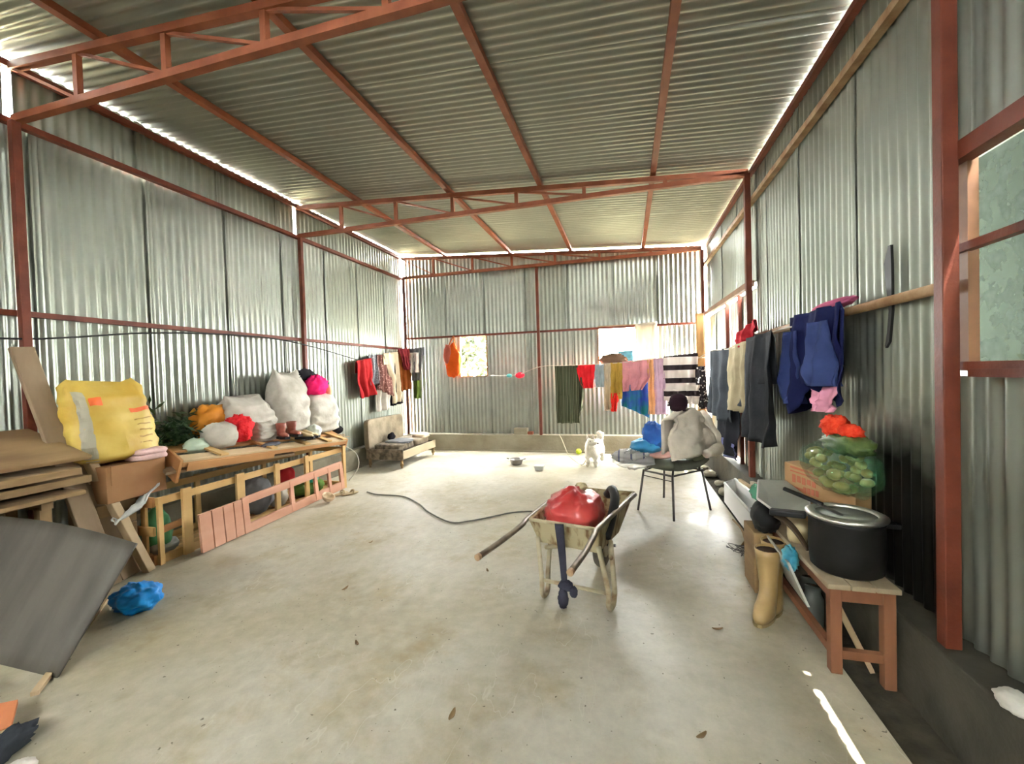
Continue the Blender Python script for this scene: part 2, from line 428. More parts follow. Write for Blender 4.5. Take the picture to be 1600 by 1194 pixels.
# windows
GLASS = bpy.data.materials.new('dusty_glass'); GLASS.use_nodes = True
nt = GLASS.node_tree; nt.nodes.clear(); N = nt.nodes; L = nt.links
out = N.new('ShaderNodeOutputMaterial'); m1 = N.new('ShaderNodeMixShader'); tr = N.new('ShaderNodeBsdfRefraction'); tl = N.new('ShaderNodeBsdfTranslucent')
tr.inputs['IOR'].default_value = 1.0; tr.inputs['Roughness'].default_value = .16; tr.inputs[0].default_value = (.36, .40, .37, 1)
tl.inputs[0].default_value = (.18, .20, .19, 1)
nn = N.new('ShaderNodeTexNoise'); nn.inputs['Scale'].default_value = 14; nn.inputs['Detail'].default_value = 7
rr = N.new('ShaderNodeMapRange'); rr.inputs[1].default_value = .35; rr.inputs[2].default_value = .7; rr.inputs[3].default_value = .22; rr.inputs[4].default_value = .65
tcc = N.new('ShaderNodeTexCoord'); L.new(tcc.outputs['Object'], nn.inputs['Vector']); L.new(nn.outputs['Fac'], rr.inputs[0])
L.new(rr.outputs[0], m1.inputs[0]); L.new(tr.outputs[0], m1.inputs[1]); L.new(tl.outputs[0], m1.inputs[2]); L.new(m1.outputs[0], out.inputs[0])

def window_frame(win, rect, y, m, wdt=.025):
    x0, x1, z0, z1 = rect
    add('window_frame', join(beam((x0, y, z0), (x0, y, z1), wdt, .06, up=(0, 1, 0)), beam((x1, y, z0), (x1, y, z1), wdt, .06, up=(0, 1, 0)),
        beam((x0, y, z0), (x1, y, z0), .06, wdt), beam((x0, y, z1), (x1, y, z1), .06, wdt)), m, win)
w1 = thing('window_1', (-2.84, YB + .08, 1.41), kind='structure'); window_frame(w1, W1, YB + .08, RUST, .02)
w2 = thing('window_2', (.02, YB + .08, 1.32), kind='structure'); window_frame(w2, W2, YB + .08, RUST, .02)
w3 = thing('window_3', (XR + .05, .85, 1.43), kind='structure')
xg = XR + .05
for yy in (W3[0], 1.0, W3[1] - .03): add('window_post', beam((xg - .01, yy, W3[2]), (xg - .01, yy, W3[3]), .035, .05, up=(0, 1, 0)), BROWNPAINT, w3)
add('window_sill', beam((xg - .02, W3[0], W3[2] - .005), (xg - .02, W3[1], W3[2] - .005), .07, .035), RED, w3)
add('window_head', beam((xg - .04, W3[0], W3[3] + .02), (xg - .04, W3[1] + .03, W3[3] + .02), .06, .07), RED, w3)
add('window_bar', beam((xg - .03, W3[0], 1.885), (xg - .03, W3[1] - .01, 1.885), .035, .032), RED, w3)
for ya, yb_ in ((W3[0], 1.0), (1.0, W3[1] - .03)):
    for za, zb_ in ((W3[2], 1.885), (1.885, W3[3])):
        add('pane', box(xg + .012, xg + .0125, ya + .01, yb_ - .01, za + .008, zb_ - .008), GLASS, w3)

# ------------------------------------------------------------------ outside: yard, trees, sheds (seen through the openings) and an added light blocker
GRASS = mat('yard_ground', (.16, .15, .09), (.25, .22, .14), scale=.6, rough=.95)
yard = add('yard_ground', box(-40, 40, -40, 60, -.4, -.21), GRASS, label='bare yard ground outside the shed walls', cat='ground'); yard['kind'] = 'structure'
LEAF = mat('tree_leaf', (.011, .017, .001), (.022, .029, .002), scale=3, rough=.6)
BARK = mat('tree_bark', (.08, .06, .04), (.12, .09, .06), scale=8, rough=.9)
def leafcloud(c, r, n, size, seed):
    rnd = random.Random(seed); V, F = [], []
    for k in range(n):
        d = Vector((rnd.gauss(0, 1), rnd.gauss(0, 1), rnd.gauss(0, 1))).normalized() * (rnd.random() ** .4)
        p = Vector(c) + Vector((d.x * r[0], d.y * r[1], d.z * r[2]))
        a = Vector((rnd.gauss(0, 1), rnd.gauss(0, 1), rnd.gauss(0, .6))).normalized(); b = a.orthogonal().normalized()
        s = size * rnd.uniform(.6, 1.3); i = len(V)
        V += [p - a * s, p + b * s * .45 + a * .1 * s, p + a * s, p - b * s * .45 + a * .1 * s]; F.append((i, i + 1, i + 2, i + 3))
    return V, F
def tree(x, y, h, r, n, label, seed, size=.13):
    t = thing('leafy_tree', (x, y, -.21), label, 'tree', 'trees outside the shed')
    add('trunk', tube(smoothpath([(x, y, -.21), (x + .05, y, h * .4), (x - .05, y + .05, h * .75)]), [.11 - .005 * k for k in range(11)], 8), BARK, t)
    add('crown', leafcloud((x, y, h * .62), (r, r * .8, h * .42), n, size, seed), LEAF, t)
tree(-4.1, 10.6, 4.2, 1.7, 2600, 'yellow-green tree seen through the small back window', 1)
def shrub(x, y, h, r, n, label, seed):
    t = thing('shrub', (x, y, -.21), label, 'shrub', 'shrubs outside the side window')
    add('stem', tube([(x, y, -.21), (x + .03, y, h * .6)], .03, 6), BARK, t)
    add('foliage', leafcloud((x, y, h * .55), (r, r * 1.3, h * .42), n, .05, seed), mat('shrub_leaf', (.16, .17, .03), (.26, .22, .06), scale=6, rough=.6), t)
shrub(1.95, .45, 1.75, .32, 2200, 'yellow-green shrub outside the near end of the dusty side window', 3)
shrub(1.95, 1.35, 1.7, .32, 2200, 'yellow-green shrub outside the middle of the dusty side window', 4)
shrub(1.95, 2.3, 1.75, .32, 1500, 'yellow-green shrub outside the far end of the dusty side window', 5)
GREYW = mat('sky_blocker_grey', (.16, .17, .17), (.22, .23, .22), scale=2, rough=.9)
nw = thing('sky_blocker', (2.9, 1.0, -.21), 'added grey wall and roof blocking sky light outside the dusty side window', 'light_blocker')  # added wall and sloping roof that keep sky light off the side window
add('wall', box(2.5, 2.7, -4.2, 4.4, -.21, 3.3), GREYW, nw)
add('blocker_roof', prism([(1.42, -4.2, 2.62), (2.75, -4.2, 3.25), (2.75, 4.4, 3.25), (1.42, 4.4, 2.62)], (0, 0, .04)), GREYW, nw)
SHEDB = mat('outside_blue', (.05, .18, .42), rough=.5)
SHEDW = mat('outside_brown_wall', (.12, .075, .05), (.16, .10, .06), scale=4, rough=.9)
hb = thing('neighbour_shed', (-.4, 13.4, -.21), 'low brown shed with a blue panel outside the large back window', 'shed')
add('wall', prism([(-1.6, 12.6, -.2), (.9, 12.6, -.2), (.9, 12.6, 1.45), (-.05, 12.6, 1.72), (-1.0, 12.6, 1.9), (-1.6, 12.6, 1.9)], (0, 2, 0)), SHEDW, hb)
add('blue_panel', box(-.14, .26, 12.53, 12.58, 1.4, 1.95), SHEDB, hb)

# ------------------------------------------------------------------ common object materials
PINE = mat('pine_wood', (.48, .28, .09), (.60, .39, .16), scale=3, rough=.6, stretch=(1, .15, 1), bump=.06, bscale=40)
PINE2 = mat('pale_timber', (.42, .30, .17), (.54, .40, .24), scale=4, rough=.65, stretch=(1, .2, 1), bump=.08, bscale=30)
ORANGEWOOD = mat('orange_wood', (.38, .165, .05), (.50, .25, .095), scale=4, rough=.6, stretch=(1, .2, 1), bump=.06, bscale=40)
PINKWOOD = mat('pink_painted_wood', (.46, .21, .125), (.56, .30, .20), scale=5, rough=.6, stretch=(1, .2, 1), bump=.05, bscale=40)
OLDWOOD = mat('old_brown_wood', (.17, .10, .045), (.29, .19, .085), scale=5, rough=.8, stretch=(1, .2, 1), bump=.15, bscale=25)
GREYPLANK = mat('grey_plank', (.20, .135, .08), (.29, .21, .13), scale=5, rough=.8, stretch=(1, 1, .2), bump=.1, bscale=30)
CARD = mat('cardboard', (.25, .115, .045), (.32, .165, .07), scale=3, rough=.85)
CARD2 = mat('cardboard_tan', (.42, .23, .10), (.50, .31, .15), scale=3, rough=.85)
SACKW = mat('woven_sack_white', (.40, .365, .31), (.52, .49, .43), scale=7, rough=.75, bump=.45, bscale=16, spec=.2)
SACKY = mat('woven_sack_yellow', (.50, .31, .035), (.62, .45, .10), scale=3.5, rough=.55, bump=.15, bscale=30)
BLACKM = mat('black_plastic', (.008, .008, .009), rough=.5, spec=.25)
BLACKC = mat('black_cloth', (.008, .007, .009), (.016, .015, .018), scale=9, rough=.95, spec=.05)
def cl(name, c, c2=None, rough=.95, scale=6): return mat(name, c, c2 or tuple(min(1, v * 1.25 + .004) for v in c), scale=scale, rough=rough, bump=.15, bscale=55, spec=.08)
REDC = cl('red_cloth', (.27, .014, .016)); HOTPINK = cl('hot_pink_cloth', (.75, .015, .13)); ORANGEC = cl('orange_cloth', (.48, .07, .010))
REDNET = mat('red_net', (.58, .008, .015), (.70, .035, .04), scale=30, rough=.8, spec=.1, bump=.5, bscale=60)
ORNET = mat('orange_red_net', (.68, .03, .012), (.80, .085, .035), scale=30, rough=.8, spec=.1, bump=.5, bscale=60)
CREAMC = cl('cream_cloth', (.50, .41, .29)); GREYC = cl('grey_cloth', (.15, .15, .155)); RUSTC = cl('rust_cloth', (.20, .055, .012))
MAROON = cl('maroon_cloth', (.17, .02, .025))
BLUEP = mat('blue_plastic', (.005, .23, .74), (.01, .33, .88), scale=6, rough=.28, bump=.25, bscale=14)
WHITEP = mat('white_plastic_bag', (.50, .52, .50), (.62, .63, .61), scale=6, rough=.3, bump=.2, bscale=14)
GREENP = mat('green_plastic_bag', (.05, .22, .09), (.09, .30, .14), scale=6, rough=.3, bump=.2, bscale=14)
STEEL = mat('aluminium', (.70, .70, .68), rough=.35, metal=.9)

# ------------------------------------------------------------------ left side, beside the wall
# big slatted crate on the floor
cr = thing('slatted_crate', (-3.92, 3.6, 0), 'long yellow pine slatted crate on the floor along the left wall', 'crate')
X0, X1, Y0, Y1, ZT = -3.66, -4.14, 2.47, 4.80, .54
for z, hh in ((.035, .07), (ZT - .035, .06)):
    add('front_rail', beam((X0, Y0, z), (X0 - .02, Y1, z), .022, hh), PINE, cr)
    add('back_rail', beam((X1, Y0, z), (X1, Y1, z), .022, hh), PINE, cr)
    add('end_rail', beam((X0, Y0 - .012, z), (X1, Y0 - .012, z), .022, hh + .02), ORANGEWOOD, cr)
    add('end_rail', beam((X0 - .02, Y1 + .012, z), (X1, Y1 + .012, z), .022, hh), PINE, cr)
add('front_slat', beam((X0 - .002, Y0 + .02, .265), (X0 - .002, 2.72, .285), .018, .055), ORANGEWOOD, cr)
add('end_slat', beam((X0, Y0 - .012, .27), (X1, Y0 - .012, .27), .02, .07), PINE, cr)
for yy, ww, zt in ((2.485, .035, ZT), (2.70, .075, ZT + .02), (3.215, .085, ZT + .02), (3.66, .06, ZT + .02), (4.09, .055, ZT + .02), (4.76, .05, ZT + .02)):
    add('front_post', beam((X0 + .024, yy, .0), (X0 + .024, yy, zt), ww, .026, up=(1, 0, 0)), PINE, cr)
for yy in (2.49, 3.2, 4.0, 4.76): add('back_post', beam((X1 - .02, yy, 0), (X1 - .02, yy, ZT), .05, .022, up=(1, 0, 0)), PINE, cr)
for xx in (-3.80, -3.98): add('end_post', beam((xx, Y0 + .012, 0), (xx, Y0 + .012, ZT), .05, .02, up=(0, 1, 0)), PINE, cr)
for k in range(5):
    add('base_slat', beam((X0 - .06 - k * .095, Y0, .012), (X0 - .06 - k * .095, Y1, .012), .07, .018), PINE, cr)
# what lies in the crate
add('green_sack', blob((-3.86, 2.60, .21), (.15, .09, .19), .12, 2.5, 3, flat=.97, ridge=.08), GREENP, label='dark green plastic sack inside the near end of the slatted crate', cat='sack', smooth=True)
add('white_bag', blob((-3.79, 2.62, .09), (.085, .10, .065), .15, 3, 4, flat=.97, ridge=.1), WHITEP, label='crumpled white bag low inside the near end of the slatted crate', cat='bag', smooth=True)
add('grey_bundle', blob((-3.88, 3.62, .22), (.16, .17, .20), .14, 2.5, 5, flat=.97, ridge=.08), GREYC, label='grey cloth bundle inside the middle of the slatted crate', cat='bundle', smooth=True)
add('red_bag', blob((-3.84, 3.98, .34), (.10, .11, .12), .14, 3, 6, ridge=.08), REDC, label='small red bag on top of the things in the crate', cat='bag', smooth=True)
add('white_bundle', blob((-3.86, 3.88, .14), (.12, .10, .125), .14, 3, 7, flat=.98, ridge=.08), SACKW, label='pale cloth bundle under the small red bag in the crate', cat='bundle', smooth=True)
add('teal_packet', blob((-3.80, 4.36, .22), (.06, .09, .06), .2, 3, 8, ridge=.1), mat('teal_plastic', (.01, .42, .34), rough=.35), label='bright teal packet near the far end of the crate', cat='packet', smooth=True)
add('green_cloth', blob((-3.87, 4.36, .11), (.15, .22, .095), .15, 3, 9, flat=.98, ridge=.1), cl('moss_cloth', (.08, .14, .03)), label='green cloth heap under the teal packet in the crate', cat='cloth', smooth=True)

# pink wooden shutter leaning on the crate
sh = thing('wooden_shutter', (-3.53, 3.7, 0), 'pink painted wooden shutter frame standing on edge against the slatted crate', 'shutter')
def SP(y, z, o=0.0):    # point on the shutter's plane
    t = (y - 2.69) / 2.03
    return Vector((-3.475 - .135 * t - .08 * z + o, y, z))
pl = [(2.70, 2.81), (2.818, 2.925), (2.933, 3.035), (3.043, 3.13)]
for k, (a, b) in enumerate(pl):
    g = prism([SP(a, .01), SP(b, .01), SP(b, .335), SP(a, .335)], (-.028, 0, 0)); add('plank', g, PINKWOOD, sh, bevel=.004)
for z0, z1 in ((.005, .085), (.275, .345)):
    add('rail', prism([SP(3.14, z0), SP(4.72, z0), SP(4.72, z1 + .02), SP(3.14, z1)], (-.03, 0, 0)), PINKWOOD, sh, bevel=.004)
for a, b in ((3.135, 3.205), (3.76, 3.815), (4.16, 4.215), (4.42, 4.47), (4.66, 4.73)):
    add('stile', prism([SP(a, .01, .004), SP(b, .01, .004), SP(b, .34, .004), SP(a, .34, .004)], (-.03, 0, 0)), PINKWOOD, sh, bevel=.004)

# pallet-like tray lying on the crate, tilted
pa = thing('wooden_pallet', (-3.9, 3.8, .7), 'orange timber pallet frame tilted on top of the slatted crate, under the sacks', 'pallet')
PO = Vector((-3.62, 2.68, .80)); PU = Vector((0, 2.14, -.165)); PV = Vector((-.54, .20, .14)); PN = PU.cross(PV).normalized()
if PN.z < 0: PN = -PN
def PP(u, v, n=0.0): return PO + PU * u + PV * v + PN * n
def pboard(name, u0, u1, v0, v1, n0, n1, m):
    q = [PP(u0, v0, n0), PP(u1, v0, n0), PP(u1, v1, n0), PP(u0, v1, n0)]
    return add(name, prism(q, PN * (n1 - n0)), m, pa, bevel=.003)
pboard('front_rail', 0, 1, 0, .05, -.065, -.022, ORANGEWOOD)
pboard('back_rail', 0, 1, .95, 1, -.12, -.022, ORANGEWOOD)
pboard('end_board', -.012, .0, -.0, 1, -.20, 0, ORANGEWOOD)
pboard('end_board', 1.0, 1.012, -.0, 1, -.12, 0, ORANGEWOOD)
pboard('long_board', 0, 1.0, .0, .22, -.022, 0, PINE2)
pboard('long_board', 0, 1.0, .40, .62, -.022, 0, ORANGEWOOD)
pboard('long_board', 0, 1.0, .74, 1, -.022, 0, ORANGEWOOD)
for u in (.155, .42, .645, .82, .955):
    q = [PP(u, -.02), PP(u + .038, -.02), PP(u + .038 - .095, .9), PP(u - .095, .9)]
    add('cross_slat', prism(q, PN * .02), PINE, pa, bevel=.003)
pboard('lower_board', -.05, .60, .05, .25, -.125, -.10, GREYPLANK)
pboard('lower_board', .02, .45, -.02, .0, -.10, -.03, ORANGEWOOD)
for u in (.2, .8): pboard('bearer', u, u + .03, .3, .9, -.095 if u > .5 else -.20, -.02, OLDWOOD)

# sacks and odds and ends on the pallet
def wsack(c, r, seed, lean=(0, 0), e=.62, wr=.085):
    """woven sack standing on its base: boxy section, cross wrinkles, gathered ears at the top; c = base centre, r = half sizes and height"""
    c = Vector(c); nu, nv = 44, 34; V, F = [], []
    for j in range(nv + 1):
        t = j / nv
        bul = .86 + .20 * math.sin(math.pi * min(1, t * 1.05 + .08)); close = 1.0 if t < .82 else max(.10, 1 - ((t - .82) / .18) ** 1.4 * .92)
        base = min(1, .62 + t * 7)
        for i in range(nu):
            a = 2 * math.pi * i / nu; f = lambda q: math.copysign(abs(q) ** e, q)
            cx_, sy_ = f(math.cos(a)), f(math.sin(a)); d = Vector((cx_, sy_, t * 2.2))
            wrk = wr * (math.sin(t * 26 + 3.2 * fb((cx_ * 2, sy_ * 2, t), 1, 2, seed) + seed) * (.35 + .65 * abs(fb(d, 1.7, 2, seed + 2)))) + .13 * fb(d, 1.5, 3, seed)
            ear = .16 * r[2] * max(0, abs(sy_) - .35) * max(0, (t - .80) / .20)
            V.append(c + Vector((cx_ * r[0] * bul * close * base * (1 + wrk) + lean[0] * t, sy_ * r[1] * bul * (1 if t < .82 else 1 - (t - .82) * .8) * base * (1 + wrk * .5) + lean[1] * t, r[2] * t + ear + .03 * r[2] * fb((cx_, sy_, seed), 1.5, 2, seed) * t)))
    for j in range(nv):
        for i in range(nu): F.append((j * nu + i, j * nu + (i + 1) % nu, (j + 1) * nu + (i + 1) % nu, (j + 1) * nu + i))
    F.append(tuple(range(nu - 1, -1, -1))); F.append(tuple(nv * nu + k for k in range(nu)))
    return V, F
def sack(c, r, seed, m, label, lean=(0, 0), **k): return add('grain_sack', wsack(c, r, seed, lean, **k), m, label=label, cat='sack', smooth=True)
sack((-4.02, 3.70, .84), (.16, .30, .42), 11, SACKW, 'white woven sack slumped on the pallet behind the red net bag', lean=(-.03, -.05))
sack((-4.0, 4.24, .79), (.16, .25, .72), 12, SACKW, 'tallest white woven sack, standing upright on the pallet', lean=(-.04, .02))
sack((-3.98, 4.78, .74), (.16, .27, .55), 13, SACKW, 'white woven sack at the far end of the pallet, half under pink cloth', lean=(-.04, -.03))
sack((-3.84, 3.72, .79), (.08, .13, .20), 14, SACKW, 'small crumpled white sack in front of the slumped sack', wr=.12)
nb = thing('net_bag', (-3.86, 3.27, .82), 'white bag closed with bright red netting on the near half of the pallet', 'bag')
add('bag_body', blob((-3.84, 3.20, .93), (.13, .16, .13), .1, 2.5, 15, 28, 20, .85, .9, ridge=.06), SACKW, nb, smooth=True)
add('red_netting', blob((-3.83, 3.40, .965), (.12, .115, .145), .22, 4, 16, 32, 24, .9, .85, ridge=.18, rs=7), REDNET, nb, smooth=True)
add('orange_bag', blob((-4.08, 3.28, 1.03), (.12, .17, .19), .2, 3, 17, 28, 20, .8, .85, ridge=.14), cl('orange_brown_plastic', (.48, .18, .02), rough=.5), label='orange-brown bag behind the white bag with red netting', cat='bag', smooth=True)
add('pink_cloth', blob((-3.96, 4.68, 1.36), (.12, .19, .14), .25, 3, 18, 28, 20, .9, .8, rot=.3, ridge=.2), HOTPINK, label='hot pink cloth heaped over the far white sack', cat='cloth', smooth=True)
add('black_cloth', blob((-4.09, 4.62, 1.45), (.10, .27, .13), .2, 3, 19, 28, 20, .9, .9, rot=.2, ridge=.15), BLACKC, label='black cloth lying behind the hot pink cloth on the sacks', cat='cloth', smooth=True)
add('peach_cloth', blob((-3.95, 4.90, 1.27), (.05, .055, .10), .2, 3, 20, 20, 14, .9), cl('peach_cloth', (.75, .36, .22)), label='small peach cloth at the edge of the hot pink cloth', cat='cloth', smooth=True)
# herbs
rnd = random.Random(5); V, F = [], []
for k in range(420):
    p = Vector((-4.03 + rnd.gauss(0, .06), 2.88 + rnd.gauss(0, .15), .90 + abs(rnd.gauss(0, .11)))); d = Vector((rnd.gauss(0, .6), rnd.gauss(-.5, .6), rnd.gauss(.1, .35))).normalized(); s = d.orthogonal().normalized()
    i = len(V); l = rnd.uniform(.05, .12); V += [p, p + s * .012 + d * l * .5, p + d * l, p - s * .012 + d * l * .5]; F.append((i, i + 1, i + 2, i + 3))
hr = thing('greens_bundle', (-4.03, 2.88, .86), 'bundle of dark green leaves lying between the yellow sack and the orange bag', 'greens')
add('leaves', (V, F), mat('dark_leaf', (.008, .03, .008), (.02, .06, .015), scale=9, rough=.6), hr, kind='stuff')
add('stalks', join(*[tube([(-4.03 + .02 * k, 2.72 + .03 * k, .885 + .01 * k), (-4.0 - .01 * k, 3.08, .90 + .012 * k)], .008, 6) for k in range(5)]), mat('leaf_stalk', (.05, .10, .03), rough=.7), hr)
add('pale_bag', blob((-3.86, 2.98, .865), (.07, .12, .07), .2, 3, 21, ridge=.15), mat('pale_green_plastic', (.42, .52, .40), rough=.35), label='small pale green plastic bag by the dark leaves', cat='bag', smooth=True)
# shoes on the pallet
def shoe(x, y, z, rot, m, label, group, l=.25, hgt=.10, shaft=0.0, name='shoe', solem=None):
    t = thing(name, (x, y, z), label, 'shoe', group); M = Matrix.Translation((x, y, z)) @ Matrix.Rotation(rot, 4, 'Z')
    secs = []
    for u, w_, h_ in ((0, .028, .06), (.08, .036, hgt), (.25, .036, hgt * (1 + shaft * 0)), (.45, .04, hgt * .75), (.7, .047, hgt * .5), (.9, .036, hgt * .38), (1, .012, hgt * .2)):
        ring = []
        for k in range(10):
            a = 2 * math.pi * k / 10; ring.append(M @ Vector((math.cos(a) * w_, u * l, .022 + h_ / 2 + math.sin(a) * h_ / 2)))
        secs.append(ring)
    add('upper', loft(secs), m, t, smooth=True)
    sole = [M @ Vector(p) for p in ((-.032, 0, 0), (.032, 0, 0), (.05, .7 * l, 0), (.03, l + .01, 0), (-.03, l + .01, 0), (-.05, .7 * l, 0))]
    add('sole', prism(sole, (0, 0, .024)), solem or BLACKM, t)
    if shaft:
        secs = []
        for z_, w_ in ((.04, .04), (.1, .04), (shaft * .7, .046), (shaft, .052)):
            secs.append([M @ Vector((math.cos(2 * math.pi * k / 12) * w_, .07 + math.sin(2 * math.pi * k / 12) * w_ * 1.15, z_)) for k in range(12)])
        add('shaft', loft(secs, False), m, t, smooth=True, solid=.004)
    return t
BROWNL = mat('brown_leather', (.20, .05, .03), (.30, .08, .05), scale=9, rough=.5); TANL = mat('tan_leather', (.50, .38, .20), rough=.55)
shoe(-3.80, 3.86, .80, -1.9, BROWNL, 'reddish brown ankle boot on the pallet, nearer the red netting', 'brown boots', .2, .08, .17, 'boot')
shoe(-3.82, 4.02, .80, -1.7, BROWNL, 'reddish brown ankle boot on the pallet, beside the tan shoes', 'brown boots', .2, .08, .17, 'boot')
shoe(-3.78, 4.10, .75, -1.2, TANL, 'tan shoe on the pallet touching the brown boots', 'tan shoes', .2, .08)
shoe(-3.80, 4.22, .745, -1.3, TANL, 'tan shoe on the pallet nearer the pale bundle', 'tan shoes', .2, .08)
add('pale_bundle', blob((-3.80, 4.42, .80), (.08, .10, .08), .15, 3, 22, ridge=.12), mat('pale_grey_green', (.55, .60, .52), rough=.5), label='pale grey-green bundle beside the tan shoes', cat='bundle', smooth=True)
add('dark_cloth', blob((-3.70, 3.66, .765), (.05, .12, .025), .15, 3, 23), cl('slate_cloth', (.10, .10, .12)), label='flat dark grey cloth scrap on the front board of the pallet', cat='cloth', smooth=True)
add('black_ball', blob((-4.0, 5.12, .72), (.075, .09, .06), .05, 2, 24), BLACKC, label='round black cap behind the far end of the pallet', cat='cap', smooth=True)
add('straw_bits', join(*[beam((-3.85 + random.uniform(-.12, .12), 4.75 + random.uniform(-.05, .12), .64 + k * .006), (-3.75 + random.uniform(-.15, .1), 4.95 + random.uniform(-.1, .1), .64 + k * .006), .02, .006) for k in range(9)]), PINE2, label='loose wood splinters on the far end of the pallet', cat='splinters', kind='stuff')

# cardboard carton + yellow sack + folded blanket
cb = thing('carton', (-3.93, 2.40, .56), 'brown cardboard carton under the yellow sack beside the leaning planks', 'carton')
add('carton_body', rz(box(-4.12, -3.74, 2.19, 2.62, .565, .84), .04, (-3.93, 2.4, 0)), CARD, cb, bevel=.006)
add('carton_flap', rz(box(-3.742, -3.735, 2.22, 2.6, .70, .842), .04, (-3.93, 2.4, 0)), CARD, cb)
for k in range(3):
    add('timber_block', box(-4.12, -3.80, 2.17, 2.43, .185 * k, .185 * k + .18), OLDWOOD, label=('bottom', 'middle', 'top')[k] + ' dark timber block of the pile holding up the carton', cat='block', group='timber blocks under the carton', bevel=.006)
ys = thing('grain_sack', (-3.9, 2.36, .9), 'large yellow printed woven sack leaning on the carton by the left wall', 'sack')
def ysack(u, v):
    a = 2 * math.pi * u; t = v
    wy = .29 * (1 - .12 * t) * (1 if t < .93 else 1 - (t - .93) * 3); wx = .17 * (1 - .35 * t * t) * (1 if t < .85 else max(.12, 1 - (t - .85) * 5.5))
    if t < .06: wy *= .55 + t * 7.5; wx *= .4 + t * 10
    e = .65; c_, s_ = math.cos(a), math.sin(a); c_ = math.copysign(abs(c_) ** e, c_); s_ = math.copysign(abs(s_) ** e, s_)
    n_ = fb((c_ * 1.2, s_ * 1.2, t * 3), 1.6, 3, 4)
    k = 1 + .10 * n_ + .018 * math.sin(t * 34 + 4 * n_)
    ear = .07 * max(0, abs(s_) - .4) * max(0, (t - .85) / .15)
    return (-3.92 + wx * c_ * k - .05 * t, 2.38 + wy * s_ * k - .05 * t, .86 + .60 * t + ear + .02 * n_)
V, F = grid(ysack, 40, 28); F = list(F)
F.append(tuple(range(39, -1, -1))); F.append(tuple(28 * 41 + k for k in range(40)))
add('sack_body', (V, F), SACKY, ys, smooth=True)
PRINT = mat('orange_print', (.75, .13, .02), rough=.6)
SWHITE = mat('sack_white_panel', (.40, .37, .28), rough=.6)
def patch(u0, u1, v0, v1, o=.004, nu=10, nv=6):
    def f(u, v):
        p = Vector(ysack(u0 + (u1 - u0) * u, v0 + (v1 - v0) * v)); c_ = Vector((-3.95, 2.36, p.z)); return p + (p - c_).normalized() * o
    return grid(f, nu, nv)
add('print_band', patch(.02, .13, .62, .68), PRINT, ys, label='orange printed bar')
add('print_mark', patch(-.08, -.03, .74, .84), PRINT, ys, label='orange printed mark')
for q in range(5): add('print_line', patch(.03, .12 - .012 * (q % 2), .52 - .075 * q, .535 - .075 * q), mat('brown_print', (.34, .20, .03), rough=.6), ys, label='brown printed line')
add('pale_panel', patch(-.16, -.09, .05, .9, .003, 8, 20), SWHITE, ys, label='pale side panel')
for k, (yy, zz) in enumerate(((2.52, .865), (2.52, .905))):
    add('folded_blanket', blob((-3.80, yy, zz), (.10, .125, .03), .08, 3, 30 + k, e=.6), cl('pink_white_blanket', (.62, .42, .40)), label=('lower' if k == 0 else 'upper') + ' roll of the pinkish folded blanket under the yellow sack', cat='blanket', group='folded pink blanket', smooth=True)
wbg = grid(lambda u, v: (-3.70 + .04 * math.sin(5 * u) - .16 * v + .02 * fb((u, v, 1), 4, 2, 1), 2.22 + .34 * u + .03 * math.sin(4 * v), .40 + .21 * u - .10 * v * v + .05 * math.sin(3.1 * v) + .03 * fb((u, v, 0), 5, 3, 2)), 18, 12)
add('white_bag', wbg, WHITEP, label='white plastic sheet draped below the carton over the crate corner', cat='bag', smooth=True, solid=.012)

# leaning planks
def plank(p0, p1, wd, th, m, label, up): return add('leaning_plank', beam(p0, p1, wd, th, up=up), m, label=label, cat='plank', group='planks leaning on the left wall', bevel=.005)
plank((-3.62, 2.13, .0), (-4.16, 1.985, 1.74), .13, .035, GREYPLANK, 'tallest grey plank leaning against the red column on the left', (1, 0, .3))
plank((-3.60, 2.37, .0), (-4.02, 2.11, 1.29), .055, .07, PINE2, 'thick pale plank end leaning in front of the yellow sack', (1, 0, .3))
plank((-3.66, 2.28, .0), (-4.08, 2.07, 1.24), .12, .03, GREYPLANK, 'wide brown plank leaning between the tallest plank and the pale one', (1, 0, .3))
plank((-3.68, 2.36, .0), (-3.96, 2.22, .92), .15, .022, PINE2, 'short pale board leaning below the yellow sack', (1, 0, .3))

# timber stack at the frame's left edge
for k, (z, dz, y1, x0) in enumerate(((.70, .03, 2.02, -3.62), (.76, .05, 2.10, -3.70), (.84, .05, 2.02, -3.66))):
    g = box(-4.16, x0, .7, y1, z, z + dz); g = rz(g, .05 - .03 * k, (-3.9, 1.4, z))
    g = xf(g, Matrix.Translation((-3.9, 1.4, z)) @ Matrix.Rotation(-.03 * (k % 2), 4, 'Y') @ Matrix.Translation((3.9, -1.4, -z)))
    add('timber_board', g, OLDWOOD, label=('lowest', 'second', 'third')[k] + ' brown board of the timber stack at the left edge', cat='board', group='boards stacked at the left edge', bevel=.006)
add('timber_board', prism([(-4.17, .7, 1.13), (-4.17, 2.0, 1.13), (-3.72, 2.11, .925), (-3.72, .7, .925)], (.012, 0, .03)), OLDWOOD, label='topmost wide brown board, tilted towards the room on the timber stack', cat='board', group='boards stacked at the left edge', bevel=.006)
ts = thing('trestle', (-3.9, 1.4, 0), 'dark wooden trestle under the timber stack at the left edge', 'trestle')
for yy in (.9, 1.85):
    for xx in (-4.1, -3.75): add('leg', beam((xx, yy, 0), (xx, yy, .66), .06, .06, up=(0, 1, 0)), OLDWOOD, ts)
    add('cross_beam', beam((-4.15, yy, .67), (-3.70, yy, .67), .06, .05), OLDWOOD, ts)
